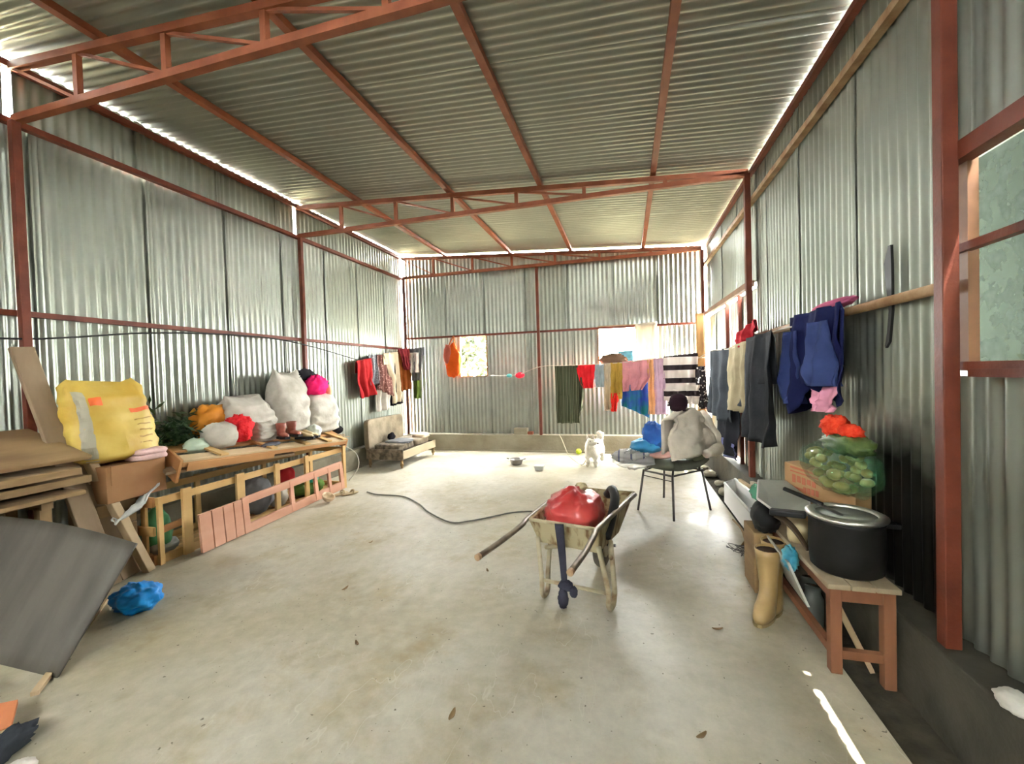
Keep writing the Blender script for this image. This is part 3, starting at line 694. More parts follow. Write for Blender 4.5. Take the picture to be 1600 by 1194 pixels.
add('dark_barrel', lathe([(.0, 0), (.16, .0), (.17, .3), (.16, .6), (.15, .62), (0, .62)], (-3.9, 1.35, 0), 20), BLACKM, label='black drum in the dark under the timber stack', cat='drum', smooth=True)

# grey sheet leaning in the near left corner
TR = Vector((-2.67, 1.70, .56)); BR_ = Vector((-2.775, 1.39, .0)); E1 = Vector((-1.25, -.12, .13))
def sheetf(u, v):
    p = TR + (BR_ - TR) * v + E1 * u
    return p + Vector((0, .02 * math.sin(3 * u) * (1 - v), .03 * math.sin(math.pi * u) * (1 - v)))
add('grey_sheet', grid(sheetf, 16, 10), mat('grey_board', (.05, .043, .034), (.085, .075, .06), scale=2.5, rough=.6, stretch=(3, .6, .6), bump=.1, bscale=14), label='large grey flat sheet leaning in the near left corner', cat='sheet', smooth=True, solid=.012)
add('blue_bag', blob((-3.12, 1.97, .06), (.155, .115, .085), .2, 2.2, 41, 48, 34, .9, .7, rot=-.2, ridge=.13, rs=3.2), BLUEP, label='crumpled bright blue plastic bag on the floor beside the grey sheet', cat='bag', smooth=True)
bk = thing('painted_board', (-2.6, 1.1, 0), 'terracotta painted board with a pale edge at the bottom left corner', 'board')
add('face', prism([(-2.78, 1.07, .06), (-2.60, 1.17, .07), (-2.50, 1.10, .03), (-2.62, .92, .02)], (0, 0, .02)), mat('terracotta_paint', (.50, .16, .06), (.58, .22, .10), scale=5, rough=.7), bk)
add('pale_edge', beam((-2.60, .90, .02), (-2.495, 1.115, .025), .03, .04), PINE2, bk)
add('cloth_scrap', blob((-2.41, 1.03, .035), (.06, .11, .04), .3, 4, 43, 24, 18, .9, .8, rot=.35, ridge=.3), cl('charcoal_cloth', (.035, .04, .05)), label='charcoal rag on the floor beside the terracotta board', cat='rag', smooth=True)
add('paper_scrap', blob((-2.25, 1.01, .012), (.06, .04, .014), .2, 4, 44), mat('white_paper', (.7, .66, .6), rough=.8), label='white paper scrap at the bottom left edge', cat='paper', smooth=True)
add('floor_batten', beam((-3.42, 1.98, .012), (-2.72, 1.28, .012), .03, .02), PINE2, label='thin pale batten lying along the edge of the grey sheet', cat='batten')

# ------------------------------------------------------------------ sofa in the back left corner
so = thing('settee', (-3.8, 6.5, 0), 'worn beige two-seat settee in the back left corner', 'settee')
SOFA = mat('worn_beige_upholstery', (.15, .115, .075), (.27, .22, .15), scale=5, rough=.9, bump=.3, bscale=22)
SOFA2 = mat('worn_brown_upholstery', (.05, .037, .024), (.18, .14, .095), scale=14, rough=.9, bump=.3, bscale=30)
def padded(p, a, b, c, n=14, seed=0, amp=.012, e=.3):
    """cushion block at corner p with edge vectors a, b, c"""
    p, a, b, c = map(Vector, (p, a, b, c)); ctr = p + (a + b + c) / 2
    V, F = blob((0, 0, 0), (1, 1, 1), 0, 1, seed, 36, 20, e)
    mx = max(abs(v.x) for v in V); out = []
    for v in V:
        k = 1 + amp * 8 * fb(v, 2, 3, seed) * .3
        out.append(ctr + a * (v.x * .5) * k + b * (v.y * .5) * k + c * (v.z * .5) * k)
    return out, F
add('backrest', padded((-4.13, 5.93, .26), (.10, 0, 0), (0, 1.10, 0), (-.03, .02, .50), seed=3, e=.2), SOFA, so, smooth=True)
for k in range(2): add('seat_cushion', padded((-4.0, 5.94 + .55 * k, .25), (.50, 0, .0), (0, .54, 0), (0, 0, .12), seed=5 + k, e=.35), SOFA2 if k == 0 else SOFA, so, smooth=True)
add('side_panel', box(-4.08, -3.42, 5.895, 5.925, .13, .30), SOFA2, so, bevel=.01)
add('front_rail', box(-3.45, -3.42, 5.90, 7.08, .14, .27), mat('pale_wood_rail', (.36, .29, .19), rough=.6), so, bevel=.006)
add('side_panel', box(-4.08, -3.42, 7.05, 7.08, .14, .27), SOFA2, so, bevel=.01)
add('base_frame', box(-4.08, -3.45, 5.925, 7.05, .14, .24), SOFA2, so)
for xx, yy in ((-3.46, 5.93), (-3.46, 7.04), (-4.03, 5.93), (-4.03, 7.04)):
    add('leg', lathe([(.028, .15), (.022, .08), (.03, .05), (.014, .02), (.018, 0)][::-1], (xx, yy, 0), 10), OLDWOOD, so, smooth=True)
add('pillow', blob((-3.60, 6.86, .385), (.13, .16, .05), .12, 3, 51, e=.7), CREAMC, label='cream pillow lying on the far seat of the settee', cat='pillow', smooth=True)
add('seat_cloth', blob((-3.70, 6.30, .375), (.20, .22, .022), .25, 3, 52, e=.7, ridge=.3), GREYC, label='rumpled grey cloth on the near seat of the settee', cat='cloth', smooth=True)
add('leather_bag', blob((-3.93, 6.42, .425), (.05, .09, .07), .2, 3, 53), BLACKC, label='dark bag slumped against the settee backrest', cat='bag', smooth=True)

# ------------------------------------------------------------------ hanging clothes
def drape(name, p, a, drop, m, label=None, cat='garment', group=None, parent=None, n=(0, -1, 0), folds=3.0, amp=.025, seed=0, wprof=None, bot=None,
          nu=22, nv=22, th=.006, over=.0, topz=None):
    """cloth hung from p along a, falling by drop; wprof(v) -> (left, right) shifts in units of a; bot(u) scales the fall"""
    p, a, n = Vector(p), Vector(a), Vector(n).normalized()
    def f(u, v):
        l, r = wprof(v) if wprof else (0, 1)
        uu = l + (r - l) * u; d = drop * (bot(u) if bot else 1) * v
        q = p + a * uu + Vector((0, 0, -d))
        if topz: q.z += topz(u)
        k = 1.5 * amp * (.3 + .7 * v) * (math.sin(2 * math.pi * folds * u + seed) + .6 * math.sin(2 * math.pi * folds * 1.7 * u + seed * 2 + 2 * v)) + .035 * fb((u * 1.5, v * 1.5, seed), 1.7, 3, seed) * (.3 + v)
        q += n * k
        q += a.normalized() * .015 * fb((u * 2, v * 2, seed + 3), 2, 2, seed)
        return q
    g = grid(f, nu, nv)
    if over:     # the part folded over the line, hanging behind
        g2 = grid(lambda u, v: Vector(f(u, 0)) - n * .02 * min(1, v * 6) + Vector((0, 0, .012 * math.sin(math.pi * min(1, v * 4)) - over * v)) - n * .02 * math.sin(6 * u + seed) * v, nu, 6)
        g = join(g, g2)
    return add(name, g, m, parent, label=label, cat=None if parent else cat, group=group, smooth=True, solid=th)
def stripes(name, axis, bands, period, rough=.9, offset=0.0):
    """repeating flat bands of colour along an object axis"""
    m = bpy.data.materials.new(name); m.use_nodes = True; N = m.node_tree.nodes; L = m.node_tree.links; b = N['Principled BSDF']; b.inputs['Roughness'].default_value = rough; b.inputs['Specular IOR Level'].default_value = .08
    tc = N.new('ShaderNodeTexCoord'); sp = N.new('ShaderNodeSeparateXYZ'); L.new(tc.outputs['Object'], sp.inputs[0])
    o = N.new('ShaderNodeMath'); o.operation = 'ADD'; o.inputs[1].default_value = offset; L.new(sp.outputs[axis], o.inputs[0])
    dv = N.new('ShaderNodeMath'); dv.operation = 'DIVIDE'; dv.inputs[1].default_value = period; L.new(o.outputs[0], dv.inputs[0])
    fr = N.new('ShaderNodeMath'); fr.operation = 'FRACT'; L.new(dv.outputs[0], fr.inputs[0])
    r = N.new('ShaderNodeValToRGB'); r.color_ramp.interpolation = 'CONSTANT'; e = r.color_ramp.elements
    e[0].position = 0; e[0].color = (*bands[0][1], 1); e[1].position = bands[1][0]; e[1].color = (*bands[1][1], 1)
    for pos, c in bands[2:]:
        x = e.new(pos); x.color = (*c, 1)
    L.new(fr.outputs[0], r.inputs[0]); L.new(r.outputs[0], b.inputs['Base Color']); return m
def spots(name, c1, c2, scale, lim=.3, rough=.9):
    m = bpy.data.materials.new(name); m.use_nodes = True; N = m.node_tree.nodes; L = m.node_tree.links; b = N['Principled BSDF']; b.inputs['Roughness'].default_value = rough; b.inputs['Specular IOR Level'].default_value = .08
    tc = N.new('ShaderNodeTexCoord'); v = N.new('ShaderNodeTexVoronoi'); v.inputs['Scale'].default_value = scale; L.new(tc.outputs['Object'], v.inputs['Vector'])
    r = N.new('ShaderNodeValToRGB'); r.color_ramp.interpolation = 'CONSTANT'; e = r.color_ramp.elements
    e[0].color = (*c2, 1); e[1].position = lim; e[1].color = (*c1, 1); L.new(v.outputs['Distance'], r.inputs[0]); L.new(r.outputs[0], b.inputs['Base Color']); return m

# corner clothes over the girt
G1 = 'clothes hung in the back left corner'
drape('red_shirt', (-4.13, 5.80, 1.72), (0, .42, .06), .62, REDC, 'red shirt hung on the left wall, nearest of the corner clothes', 'shirt', G1, n=(1, 0, 0), folds=2.5, amp=.03, seed=1, wprof=lambda v: (-.05 + .25 * v * v, 1 + .1 * v), over=.2)
drape('grey_shirt', (-4.14, 6.15, 1.82), (0, .34, .03), .50, spots('grey_print', (.20, .21, .23), (.36, .36, .38), 38), 'grey printed shirt hung between the red shirt and the patterned scarf', 'shirt', G1, n=(1, 0, 0), seed=2, over=.2)
drape('patterned_scarf', (-4.11, 6.36, 1.83), (0, .40, .03), .72, spots('brown_print', (.16, .07, .06), (.42, .27, .22), 30), 'brown and pink patterned scarf in the corner clothes', 'scarf', G1, n=(1, 0, 0), seed=3, over=.2, bot=lambda u: .8 + .25 * u)
drape('white_shirt', (-4.15, 6.40, 1.80), (0, .34, .03), .95, cl('offwhite_cloth', (.52, .49, .43)), 'off-white cloth hanging lowest behind the patterned scarf', 'cloth', G1, n=(1, 0, 0), seed=4)
drape('cream_trousers', (-4.08, 6.52, 1.86), (0, .55, .06), .92, CREAMC, 'cream trousers hung over the girt in the back left corner', 'trousers', G1, n=(1, 0, 0), folds=2, seed=5, over=.2, wprof=lambda v: (.0 + .45 * min(1, v * 1.6), 1 - .02 * v))
drape('black_trousers', (-4.11, 6.78, 1.85), (0, .30, .03), .93, BLACKC, 'narrow black cloth hanging just behind the cream trousers', 'cloth', G1, n=(1, 0, 0), seed=14)
drape('rust_coat', (-4.07, 7.00, 1.95), (.03, .36, .04), .78, RUSTC, 'rust brown coat hung at the corner column', 'coat', G1, n=(.9, -.3, 0), seed=6, over=.2)
drape('maroon_shawl', (-4.05, 6.95, 1.96), (.05, .30, .02), .40, MAROON, 'maroon shawl over the top of the rust brown coat', 'shawl', G1, n=(.9, -.3, 0), seed=7, over=.15, wprof=lambda v: (.0 + .5 * v, 1))
drape('grey_jacket', (-4.02, 7.32, 1.98), (.30, .02, .02), .62, GREYC, 'grey jacket hung on the back wall beside the corner column', 'jacket', G1, n=(.3, -1, 0), seed=8, over=.15, wprof=lambda v: (.1 * v, 1 - .35 * v))
drape('white_scarf', (-3.98, 7.27, 1.90), (.16, .02, 0), .38, cl('pale_cloth', (.60, .57, .52)), 'pale scarf on the front of the grey jacket', 'scarf', G1, n=(.3, -1, 0), seed=9, folds=1)
drape('olive_cloth', (-3.98, 7.36, 1.5), (.14, .0, 0), .48, cl('olive_green', (.07, .10, .02)), 'olive green cloth hanging below the grey jacket at the corner', 'cloth', G1, n=(.3, -1, 0), seed=10, folds=1)
hb2 = thing('hanging_bag', (-3.2, 7.5, 1.45), 'orange cloth bag hanging on the back wall beside the small window', 'bag')
add('bag_body', blob((-3.20, 7.49, 1.72), (.16, .07, .30), .15, 2.5, 61, 28, 22, .8, ridge=.12, tip=(.4, .6, .04)), ORANGEC, hb2, smooth=True)
add('maroon_panel', blob((-3.29, 7.45, 1.84), (.08, .05, .19), .15, 2.5, 62, 20, 16, .9, ridge=.1), cl('dull_maroon', (.25, .06, .04)), hb2, smooth=True)
add('strap', tube(smoothpath([(-3.30, 7.50, 1.98), (-3.26, 7.55, 2.10), (-3.22, 7.60, 2.20), (-3.17, 7.50, 2.08), (-3.12, 7.48, 1.95)], 4), .012, 6), RUSTC, hb2, smooth=True)
add('wall_cable', tube(smoothpath([(-4.20, 1.2, 1.80), (-4.2, 1.9, 1.80), (-4.2, 2.25, 1.83), (-4.2, 2.79, 1.91), (-4.2, 3.45, 1.96), (-4.2, 4.19, 1.97), (-4.14, 4.83, 1.90), (-4.2, 5.96, 1.74)], 6), .008, 6), BLACKM, label='black cable strung along the left wall below the girt', cat='cable', smooth=True)

# clothes line across the back
def CX(px): return -1.42 + (px - 845) * .010075
def CZ(py): return 1.55 - (py - 573) * .01103
ROPE = mat('clothes_line', (.55, .5, .4), rough=.8)
LPTS = [(-2.45, 7.5, 1.42), (CX(800), 7.2, 1.42), (CX(845), 7.12, 1.55), (CX(900), 7.1, 1.553), (CX(980), 7.1, 1.57), (CX(1040), 7.1, 1.62), (1.2, 7.12, 1.60), (1.22, 7.42, 1.61)]
add('clothes_line', tube(smoothpath(LPTS, 5), .006, 6), ROPE, label='thin rope clothes line strung across the back of the room', cat='rope', smooth=True)
G2 = 'clothes on the line across the back'
def lineg(name, x0, x1, y0, y1, m, label, cat, seed, dy=0.0, top=None, **k):
    xa, xb = CX(x0), CX(x1); za, zb = CZ(y0), CZ(y1)
    return drape(name, (xa, 7.10 + dy, za), (xb - xa, 0, (CZ(top) - za) if top else 0), za - zb, m, label, cat, G2, seed=seed, **k)
OLIVE = stripes('olive_stripe', 0, [(0, (.045, .05, .03)), (.35, (.10, .11, .065)), (.5, (.05, .055, .035)), (.8, (.13, .135, .09))], .055)
ol = lineg('striped_kurta', 872, 908, 573, 661, OLIVE, 'dark olive striped long shirt on the back clothes line', 'shirt', 21, amp=.02, over=.5, wprof=lambda v: (-.06, 1.02))
drape('sleeve', (CX(907), 7.12, CZ(575)), (.10, 0, 0), .86, OLIVE, parent=ol, seed=3, folds=1, amp=.02, wprof=lambda v: (.0, .7 + .3 * math.sin(math.pi * min(1, v * 1.2))), bot=lambda u: 1 - .2 * u)
lineg('red_cloth', 906, 936, 573, 608, cl('bright_red_cloth', (.70, .02, .03)), 'bright red cloth on the back clothes line below the large window', 'cloth', 22, over=.2, wprof=lambda v: (.0 + .35 * v * v, 1 - .12 * v), amp=.015)
lineg('pale_blue_cloth', 934, 951, 573, 607, cl('pale_blue_cloth', (.35, .44, .48)), 'pale blue-grey cloth on the line right of the red cloth', 'cloth', 23, over=.2, amp=.012)
lineg('cream_scarf', 949, 961, 572, 642, CREAMC, 'cream scarf on the line beside the mustard cloth', 'scarf', 24, over=.3, folds=1.5, amp=.015)
mu = lineg('mustard_scarf', 960, 981, 571, 625, cl('mustard_cloth', (.42, .27, .05)), 'mustard scarf with a red frilled end on the back line', 'scarf', 25, over=.3, folds=2, amp=.02, wprof=lambda v: (0, 1 - .15 * v))
drape('red_frill', (CX(959), 7.07, CZ(616)), (.16, 0, 0), .30, cl('scarlet_cloth', (.75, .03, .02)), parent=mu, seed=5, folds=3, amp=.03, wprof=lambda v: (.0 + .05 * v, .9 - .3 * v))
lineg('pink_towel', 980, 1021, 570, 614, cl('dusty_pink_cloth', (.62, .26, .29)), 'dusty pink cloth on the line above the blue-green garment', 'cloth', 26, top=567, over=.3, folds=4, amp=.02, wprof=lambda v: (.0 - .03 * v, 1 - .35 * max(0, v - .6) * 2))
BT = mat('blue_teal_cloth', (.005, .16, .17), (.02, .05, .42), scale=2.2, rough=.85, lo=.42, hi=.58)
lineg('blue_green_dress', 977, 1019, 590, 650, BT, 'blue and green garment hanging under the dusty pink cloth', 'dress', 27, dy=.05, folds=3, amp=.025, bot=lambda u: .75 + .3 * u)
lineg('peach_scarf', 1018, 1028, 568, 648, cl('peach_orange', (.66, .33, .15)), 'narrow peach scarf on the line beside the lilac towel', 'scarf', 28, over=.3, folds=1, amp=.012)
lineg('lilac_towel', 1025, 1045, 567, 648, cl('lilac_cloth', (.50, .33, .44)), 'lilac towel on the line left of the striped sweater', 'towel', 29, over=.3, folds=2, amp=.018, wprof=lambda v: (0, 1.15))
SW = stripes('sweater_stripe', 2, [(0, (.68, .60, .55)), (.60, (.025, .018, .02))], .205, offset=.055)
swt = lineg('striped_sweater', 1042, 1092, 565, 628, SW, 'black and white striped sweater on the clothes line', 'sweater', 30, top=561, over=.35, folds=3.5, amp=.018, dy=-.03)
drape('sleeve', (CX(1046), 7.05, CZ(612)), (.17, 0, 0), .26, SW, parent=swt, seed=8, folds=1, amp=.02)
drape('sleeve', (CX(1074), 7.04, CZ(606)), (.20, 0, 0), .30, SW, parent=swt, seed=9, folds=1, amp=.02)
lineg('spotted_scarf', 1089, 1103, 580, 640, spots('black_white_spots', (.03, .025, .03), (.7, .66, .64), 24, .32), 'black scarf with white spots at the right end of the back line', 'scarf', 31, dy=-.06, folds=1.5, amp=.015, wprof=lambda v: (-.1 + .3 * v, .9 + .3 * v))
add('brown_shawl', blob((-.21, 7.17, 1.62), (.22, .05, .10), .3, 2.5, 75, 28, 18, .9, ridge=.2), cl('brown_shawl_cloth', (.16, .10, .065)), label='brown shawl bunched on the line in front of the large window', cat='shawl', group=G2, smooth=True)
drape('sky_blue_cloth', (-.13, 7.22, 1.76), (.24, 0, .01), .2, cl('sky_blue_cloth', (.14, .42, .55)), 'sky blue cloth held up against the large back window', 'cloth', G2, seed=33, folds=1, amp=.008)
# two small pegged cloths further left
pg = blob((CX(806), 7.19, 1.41), (.08, .03, .05), .25, 4, 71); add('red_rag', pg, cl('crimson', (.65, .03, .06)), label='small red rag on the line left of the olive shirt', cat='rag', smooth=True)
add('teal_rag', blob((CX(786), 7.22, 1.41), (.05, .03, .03), .25, 4, 72), cl('teal_cloth', (.10, .38, .38)), label='tiny teal rag on the line near the small window', cat='rag', smooth=True)

# wooden post at the back right and the second line along the right wall
add('wooden_post', beam((1.14, 7.28, .0), (1.14, 7.28, 2.31), .11, .10, up=(0, 1, 0)), mat('honey_wood', (.34, .17, .045), (.46, .25, .08), scale=5, rough=.6, stretch=(1, 1, .15)), label='honey coloured wooden door post near the back right corner', cat='post', bevel=.006)
add('wall_line', tube(smoothpath([(1.13, 7.2, 1.62), (1.08, 6.0, 1.665), (1.06, 4.8, 1.64), (1.08, 3.9, 1.70), (1.18, 3.3, 1.73)], 5), .006, 6), ROPE, label='rope clothes line running along the right wall', cat='rope', smooth=True)
G3 = 'clothes along the right wall'
N3 = (-1, 0, 0)
DENIM = cl('grey_blue_denim', (.040, .047, .058)); DENIM2 = cl('dark_denim', (.012, .013, .018)); SLATE = cl('slate_cloth_dark', (.027, .029, .034))
drape('grey_jeans', (1.07, 6.08, 1.665), (0, -1.02, -.01), .82, DENIM, 'grey-blue jeans folded over the line by the right wall', 'jeans', G3, n=N3, folds=2.2, amp=.03, seed=41, over=.5)
drape('dark_jeans', (1.12, 5.98, 1.30), (0, -1.0, 0), .84, DENIM2, 'near-black jeans hanging lowest behind the grey-blue jeans', 'jeans', G3, n=N3, folds=2, amp=.03, seed=42, wprof=lambda v: (.05, .98))
drape('blue_hem', (1.10, 5.75, .60), (0, -.75, 0), .17, cl('violet_blue', (.10, .11, .22)), 'violet-blue cloth end below the near-black jeans', 'cloth', G3, n=N3, folds=2, amp=.02, seed=43)
drape('beige_towel', (1.05, 4.90, 1.655), (0, -.70, .03), .66, cl('beige_towel', (.33, .28, .18)), 'beige towel on the right line between the two pairs of trousers', 'towel', G3, n=N3, folds=3, amp=.02, seed=44, over=.35)
drape('red_cloth', (1.12, 4.78, 1.80), (0, -.55, .07), .20, cl('wine_red_cloth', (.36, .02, .03)), 'wine red cloth bunched on the rail above the beige towel', 'cloth', G3, n=N3, folds=2, amp=.03, seed=45, over=.1)
drape('slate_trousers', (1.04, 4.20, 1.70), (0, -.72, .01), .88, SLATE, 'dark slate trousers on the right line nearest the navy jacket', 'trousers', G3, n=N3, folds=2, amp=.035, seed=46, over=.4, wprof=lambda v: (.0, 1 - .05 * v))
drape('slate_trouser_leg', (1.08, 4.70, 1.33), (0, -.6, .0), .26, DENIM, 'short grey-blue cloth hanging under the beige towel', 'cloth', G3, n=N3, folds=1.5, amp=.03, seed=47, bot=lambda u: .3 + .7 * math.sin(math.pi * (.15 + .7 * u)))
add('black_bundle', blob((1.11, 4.38, 1.12), (.05, .42, .10), .2, 2.5, 73, ridge=.12), BLACKC, label='black cloth slung low between the jeans and the slate trousers', cat='cloth', group=G3, smooth=True)
nj = drape('navy_jacket', (1.15, 3.50, 1.79), (0, -.78, -.0), .60, cl('navy_cloth', (.008, .011, .05)), 'navy blue jacket hung over the rail on the right wall', 'jacket', G3, n=N3, folds=2.5, amp=.045, seed=48, over=.35, wprof=lambda v: (.02, 1 - .04 * v), bot=lambda u: 1.0 - .22 * u + .18 * math.sin(9 * u))
drape('sleeve', (1.10, 3.46, 1.68), (0, -.22, 0), .50, cl('navy_cloth_b', (.02, .03, .10)), parent=nj, n=N3, folds=1, amp=.04, seed=49, wprof=lambda v: (.0 + .3 * v, 1 - .3 * v))
drape('sleeve', (1.09, 2.98, 1.70), (0, -.20, 0), .38, cl('navy_cloth_c', (.03, .045, .13)), parent=nj, n=N3, folds=1, amp=.04, seed=50)
drape('pink_lining', (1.15, 3.12, 1.30), (0, -.34, .02), .15, cl('soft_pink_cloth', (.70, .30, .42)), 'soft pink cloth showing below the navy jacket', 'cloth', G3, n=N3, folds=2, amp=.02, seed=51, wprof=lambda v: (.1 * v, 1 - .3 * v))
add('pink_scarf', blob((1.20, 2.96, 1.80), (.035, .28, .03), .2, 4, 74), cl('plum_cloth', (.36, .08, .16)), label='plum scarf lying along the rail on top of the navy jacket', cat='scarf', group=G3, smooth=True)
# dark strip of metal hooked on the right wall
add('sickle_sheath', prism([(1.265, 2.53, 1.52), (1.265, 2.50, 1.55), (1.265, 2.475, 1.70), (1.265, 2.475, 1.92), (1.265, 2.48, 2.02), (1.265, 2.50, 2.02), (1.265, 2.535, 1.94), (1.265, 2.515, 1.80), (1.265, 2.50, 1.70), (1.265, 2.515, 1.6), (1.265, 2.535, 1.53)], (-.012, 0, 0)), BLACKM, label='long narrow black blade tucked behind the rail on the right wall', cat='blade')

# ------------------------------------------------------------------ chair piled with clothes
ch = thing('chair', (.42, 4.58, 0), 'metal-legged chair piled with clothes near the right wall', 'chair')
CF = [Vector((.08, 4.50, 0)), Vector((.40, 4.22, 0)), Vector((.79, 4.62, 0)), Vector((.37, 4.98, 0))]
CC = sum(CF, Vector()) / 4
METAL = mat('dark_chair_metal', (.09, .08, .075), rough=.35, metal=.6)
ST = [CC + (p - CC) * .80 + Vector((0, 0, .42)) for p in CF]
for p, q in zip(CF, ST): add('leg', tube([p, q], .0115, 8), METAL, ch, smooth=True)
add('seat_frame', join(*[tube([ST[k] - Vector((0, 0, .01)), ST[(k + 1) % 4] - Vector((0, 0, .01))], .01, 8) for k in range(4)]), METAL, ch, smooth=True)
add('stretcher', tube([CF[0] + (ST[0] - CF[0]) * .86, CF[1] + (ST[1] - CF[1]) * .86], .005, 6), METAL, ch)
SEAT = mat('olive_grey_vinyl', (.07, .075, .055), (.11, .115, .085), scale=6, rough=.6)
ux = (CF[2] - CF[1]).normalized(); uy = Vector((-ux.y, ux.x, 0))       # ux along the backrest, uy towards the front
def CH(a, b, z): return CC + ux * a + uy * b + Vector((0, 0, z))
add('seat', grid(lambda u, v: CH((u - .5) * .52, (v - .5) * .48, .475 + .05 * (2 * abs(u - .5)) ** 3 + .03 * (2 * abs(v - .5)) ** 4 + .01 * fb((u, v, 0), 3, 2, 1)), 16, 14), SEAT, ch, smooth=True, solid=.09)
for a in (-.2, .2): add('back_post', tube([CH(a, -.19, .42), CH(a, -.215, .62), CH(a, -.235, .93)], .011, 8), METAL, ch, smooth=True)
add('backrest', grid(lambda u, v: CH((u - .5) * .46, -.235 - .03 * math.cos(math.pi * (u - .5)) - .03 * v + .02, .60 + .34 * v), 12, 8), SEAT, ch, smooth=True, solid=.03)
# cream jacket over the back
jk = thing('cream_jacket', CH(0, -.3, .6), 'cream jacket draped over the chair back', 'jacket')
CJ = cl('cream_jacket_cloth', (.56, .49, .41))
def jkf(u, v):
    w_ = .32 + .17 * min(1, v * 1.6); top = 1.075 - .10 * abs(u - .45) * 2 * (1 - v)
    z = top - (top - .60) * v + .03 * math.sin(2.6 * u) * v
    return CH((u - .5) * 2 * w_ * .62 - .06, -.285 - .03 * v - .05 * math.sin(math.pi * u) + .022 * math.sin(9 * u + 2 * v) * v + .04 * fb((u * 2, v * 2, 0), 2.0, 4, 2), z)
add('front', grid(jkf, 24, 22), CJ, jk, smooth=True, solid=.03)
add('inside', grid(lambda u, v: CH((u - .5) * .5 - .06, -.285 + .12 * math.sin(math.pi * .5 * min(1, v * 3)) , 1.07 - .10 * abs(u - .45) * 2 - .35 * v * v), 16, 10), CJ, jk, smooth=True, solid=.02)
add('sleeve', tube(smoothpath([CH(.13, -.27, 1.0), CH(.24, -.30, .86), CH(.30, -.31, .73), CH(.26, -.36, .65), CH(.02, -.40, .63)], 5), [.05 + .012 * math.sin(k * .9) for k in range(21)], 12), CJ, jk, smooth=True)
add('knitted_hat', blob(CH(-.16, -.24, 1.12), (.085, .07, .085), .15, 2.5, 81, e=.85), cl('black_purple', (.025, .012, .018)), label='black knitted hat on top of the cream jacket', cat='hat', smooth=True)
# things on the seat
add('blue_sack', blob(CH(-.20, .04, .78), (.10, .10, .13), .2, 3, 82, 28, 22, .85, ridge=.15), mat('royal_blue_cloth', (.01, .09, .42), (.02, .16, .55), scale=5, rough=.6), label='royal blue bag standing on the chair beside the cream jacket', cat='bag', smooth=True)
add('sky_bag', blob(CH(-.25, .10, .67), (.15, .12, .075), .2, 3, 83, ridge=.15), mat('sky_blue_plastic', (.02, .22, .48), (.05, .32, .60), scale=5, rough=.4), label='lighter blue bag lying below the royal blue bag on the chair', cat='bag', smooth=True)
add('striped_bundle', blob(CH(-.33, .16, .57), (.24, .16, .065), .18, 3, 84, 30, 20, .8, rot=.7, ridge=.15), stripes('grey_band_cloth', 0, [(0, (.36, .34, .33)), (.6, (.12, .12, .18)), (.75, (.42, .40, .38))], .12), label='grey striped clothes bundle hanging off the chair front', cat='bundle', smooth=True)
add('pink_fold', blob(CH(-.16, .0, .585), (.14, .12, .035), .15, 3, 85), cl('salmon_fold', (.55, .30, .26)), label='folded salmon and white cloth under the blue bags', cat='cloth', smooth=True)
TP = bpy.data.materials.new('thin_clear_plastic'); TP.use_nodes = True; b_ = TP.node_tree.nodes['Principled BSDF']
b_.inputs['Base Color'].default_value = (.8, .8, .78, 1); b_.inputs['Roughness'].default_value = .2; b_.inputs['Alpha'].default_value = .35
add('plastic_wrap', blob(CH(-.30, .16, .545), (.26, .18, .09), .2, 3, 86, 28, 18, .85, rot=.7, ridge=.25), TP, label='clear plastic bag around the striped bundle on the chair', cat='bag', smooth=True)
add('green_folder', padded(CH(.06, -.24, .52), ux * .26, uy * .12, (0, 0, .12), seed=4), mat('khaki_fabric', (.12, .13, .085), rough=.85), label='folded khaki cloth at the right side of the chair seat', cat='cloth', smooth=True)

# ------------------------------------------------------------------ wheelbarrow
TRAYM = mat('rusty_cream_tray', (.44, .37, .22), (.16, .085, .03), scale=8, rough=.65, lo=.46, hi=.62, stretch=(2.6, 2.6, .45), bump=.1, bscale=30)
TUBEM = mat('rusty_cream_tube', (.44, .38, .25), (.26, .17, .09), scale=9, rough=.55, lo=.5, hi=.68)
HANDM = mat('worn_steel_handle', (.12, .085, .055), (.24, .19, .13), scale=8, rough=.4, metal=.4)
wb_ = thing('wheelbarrow', (-.34, 2.6, 0), 'rusty cream metal wheelbarrow standing on the floor in front of the camera', 'wheelbarrow')
NL, NR, FR_, FL_ = Vector((-.63, 2.64, .50)), Vector((-.19, 2.54, .50)), Vector((.03, 3.36, .50)), Vector((-.48, 3.45, .505))
bNL, bNR, bFR, bFL = Vector((-.575, 2.68, .345)), Vector((-.195, 2.60, .335)), Vector((-.085, 3.05, .30)), Vector((-.43, 3.12, .30))
def quad(a, b, c, d, n=6):
    return grid(lambda u, v: (a * (1 - u) + b * u) * (1 - v) + (d * (1 - u) + c * u) * v, n, n)
tr_ = add('tray', join(quad(bNL, bNR, NR, NL), quad(bNR, bFR, FR_, NR), quad(bFR, bFL, FL_, FR_), quad(bFL, bNL, NL, FL_), quad(bNL, bNR, bFR, bFL)), TRAYM, wb_, solid=.008)
add('rim', tube([NL, NR, FR_, FL_, NL], .012, 8), TUBEM, tr_, smooth=True)
hl = smoothpath([FL_ + Vector((-.01, -.05, .0)), NL + Vector((-.01, .05, .0)), NL + Vector((-.025, -.10, -.002)), Vector((-.72, 2.30, .485)), Vector((-.785, 2.09, .478))], 5)
hr_ = smoothpath([FR_ + Vector((.01, -.05, 0)), NR + Vector((.01, .05, 0)), NR + Vector((-.015, -.10, -.002)), Vector((-.235, 2.25, .485)), Vector((-.285, 2.02, .478))], 5)
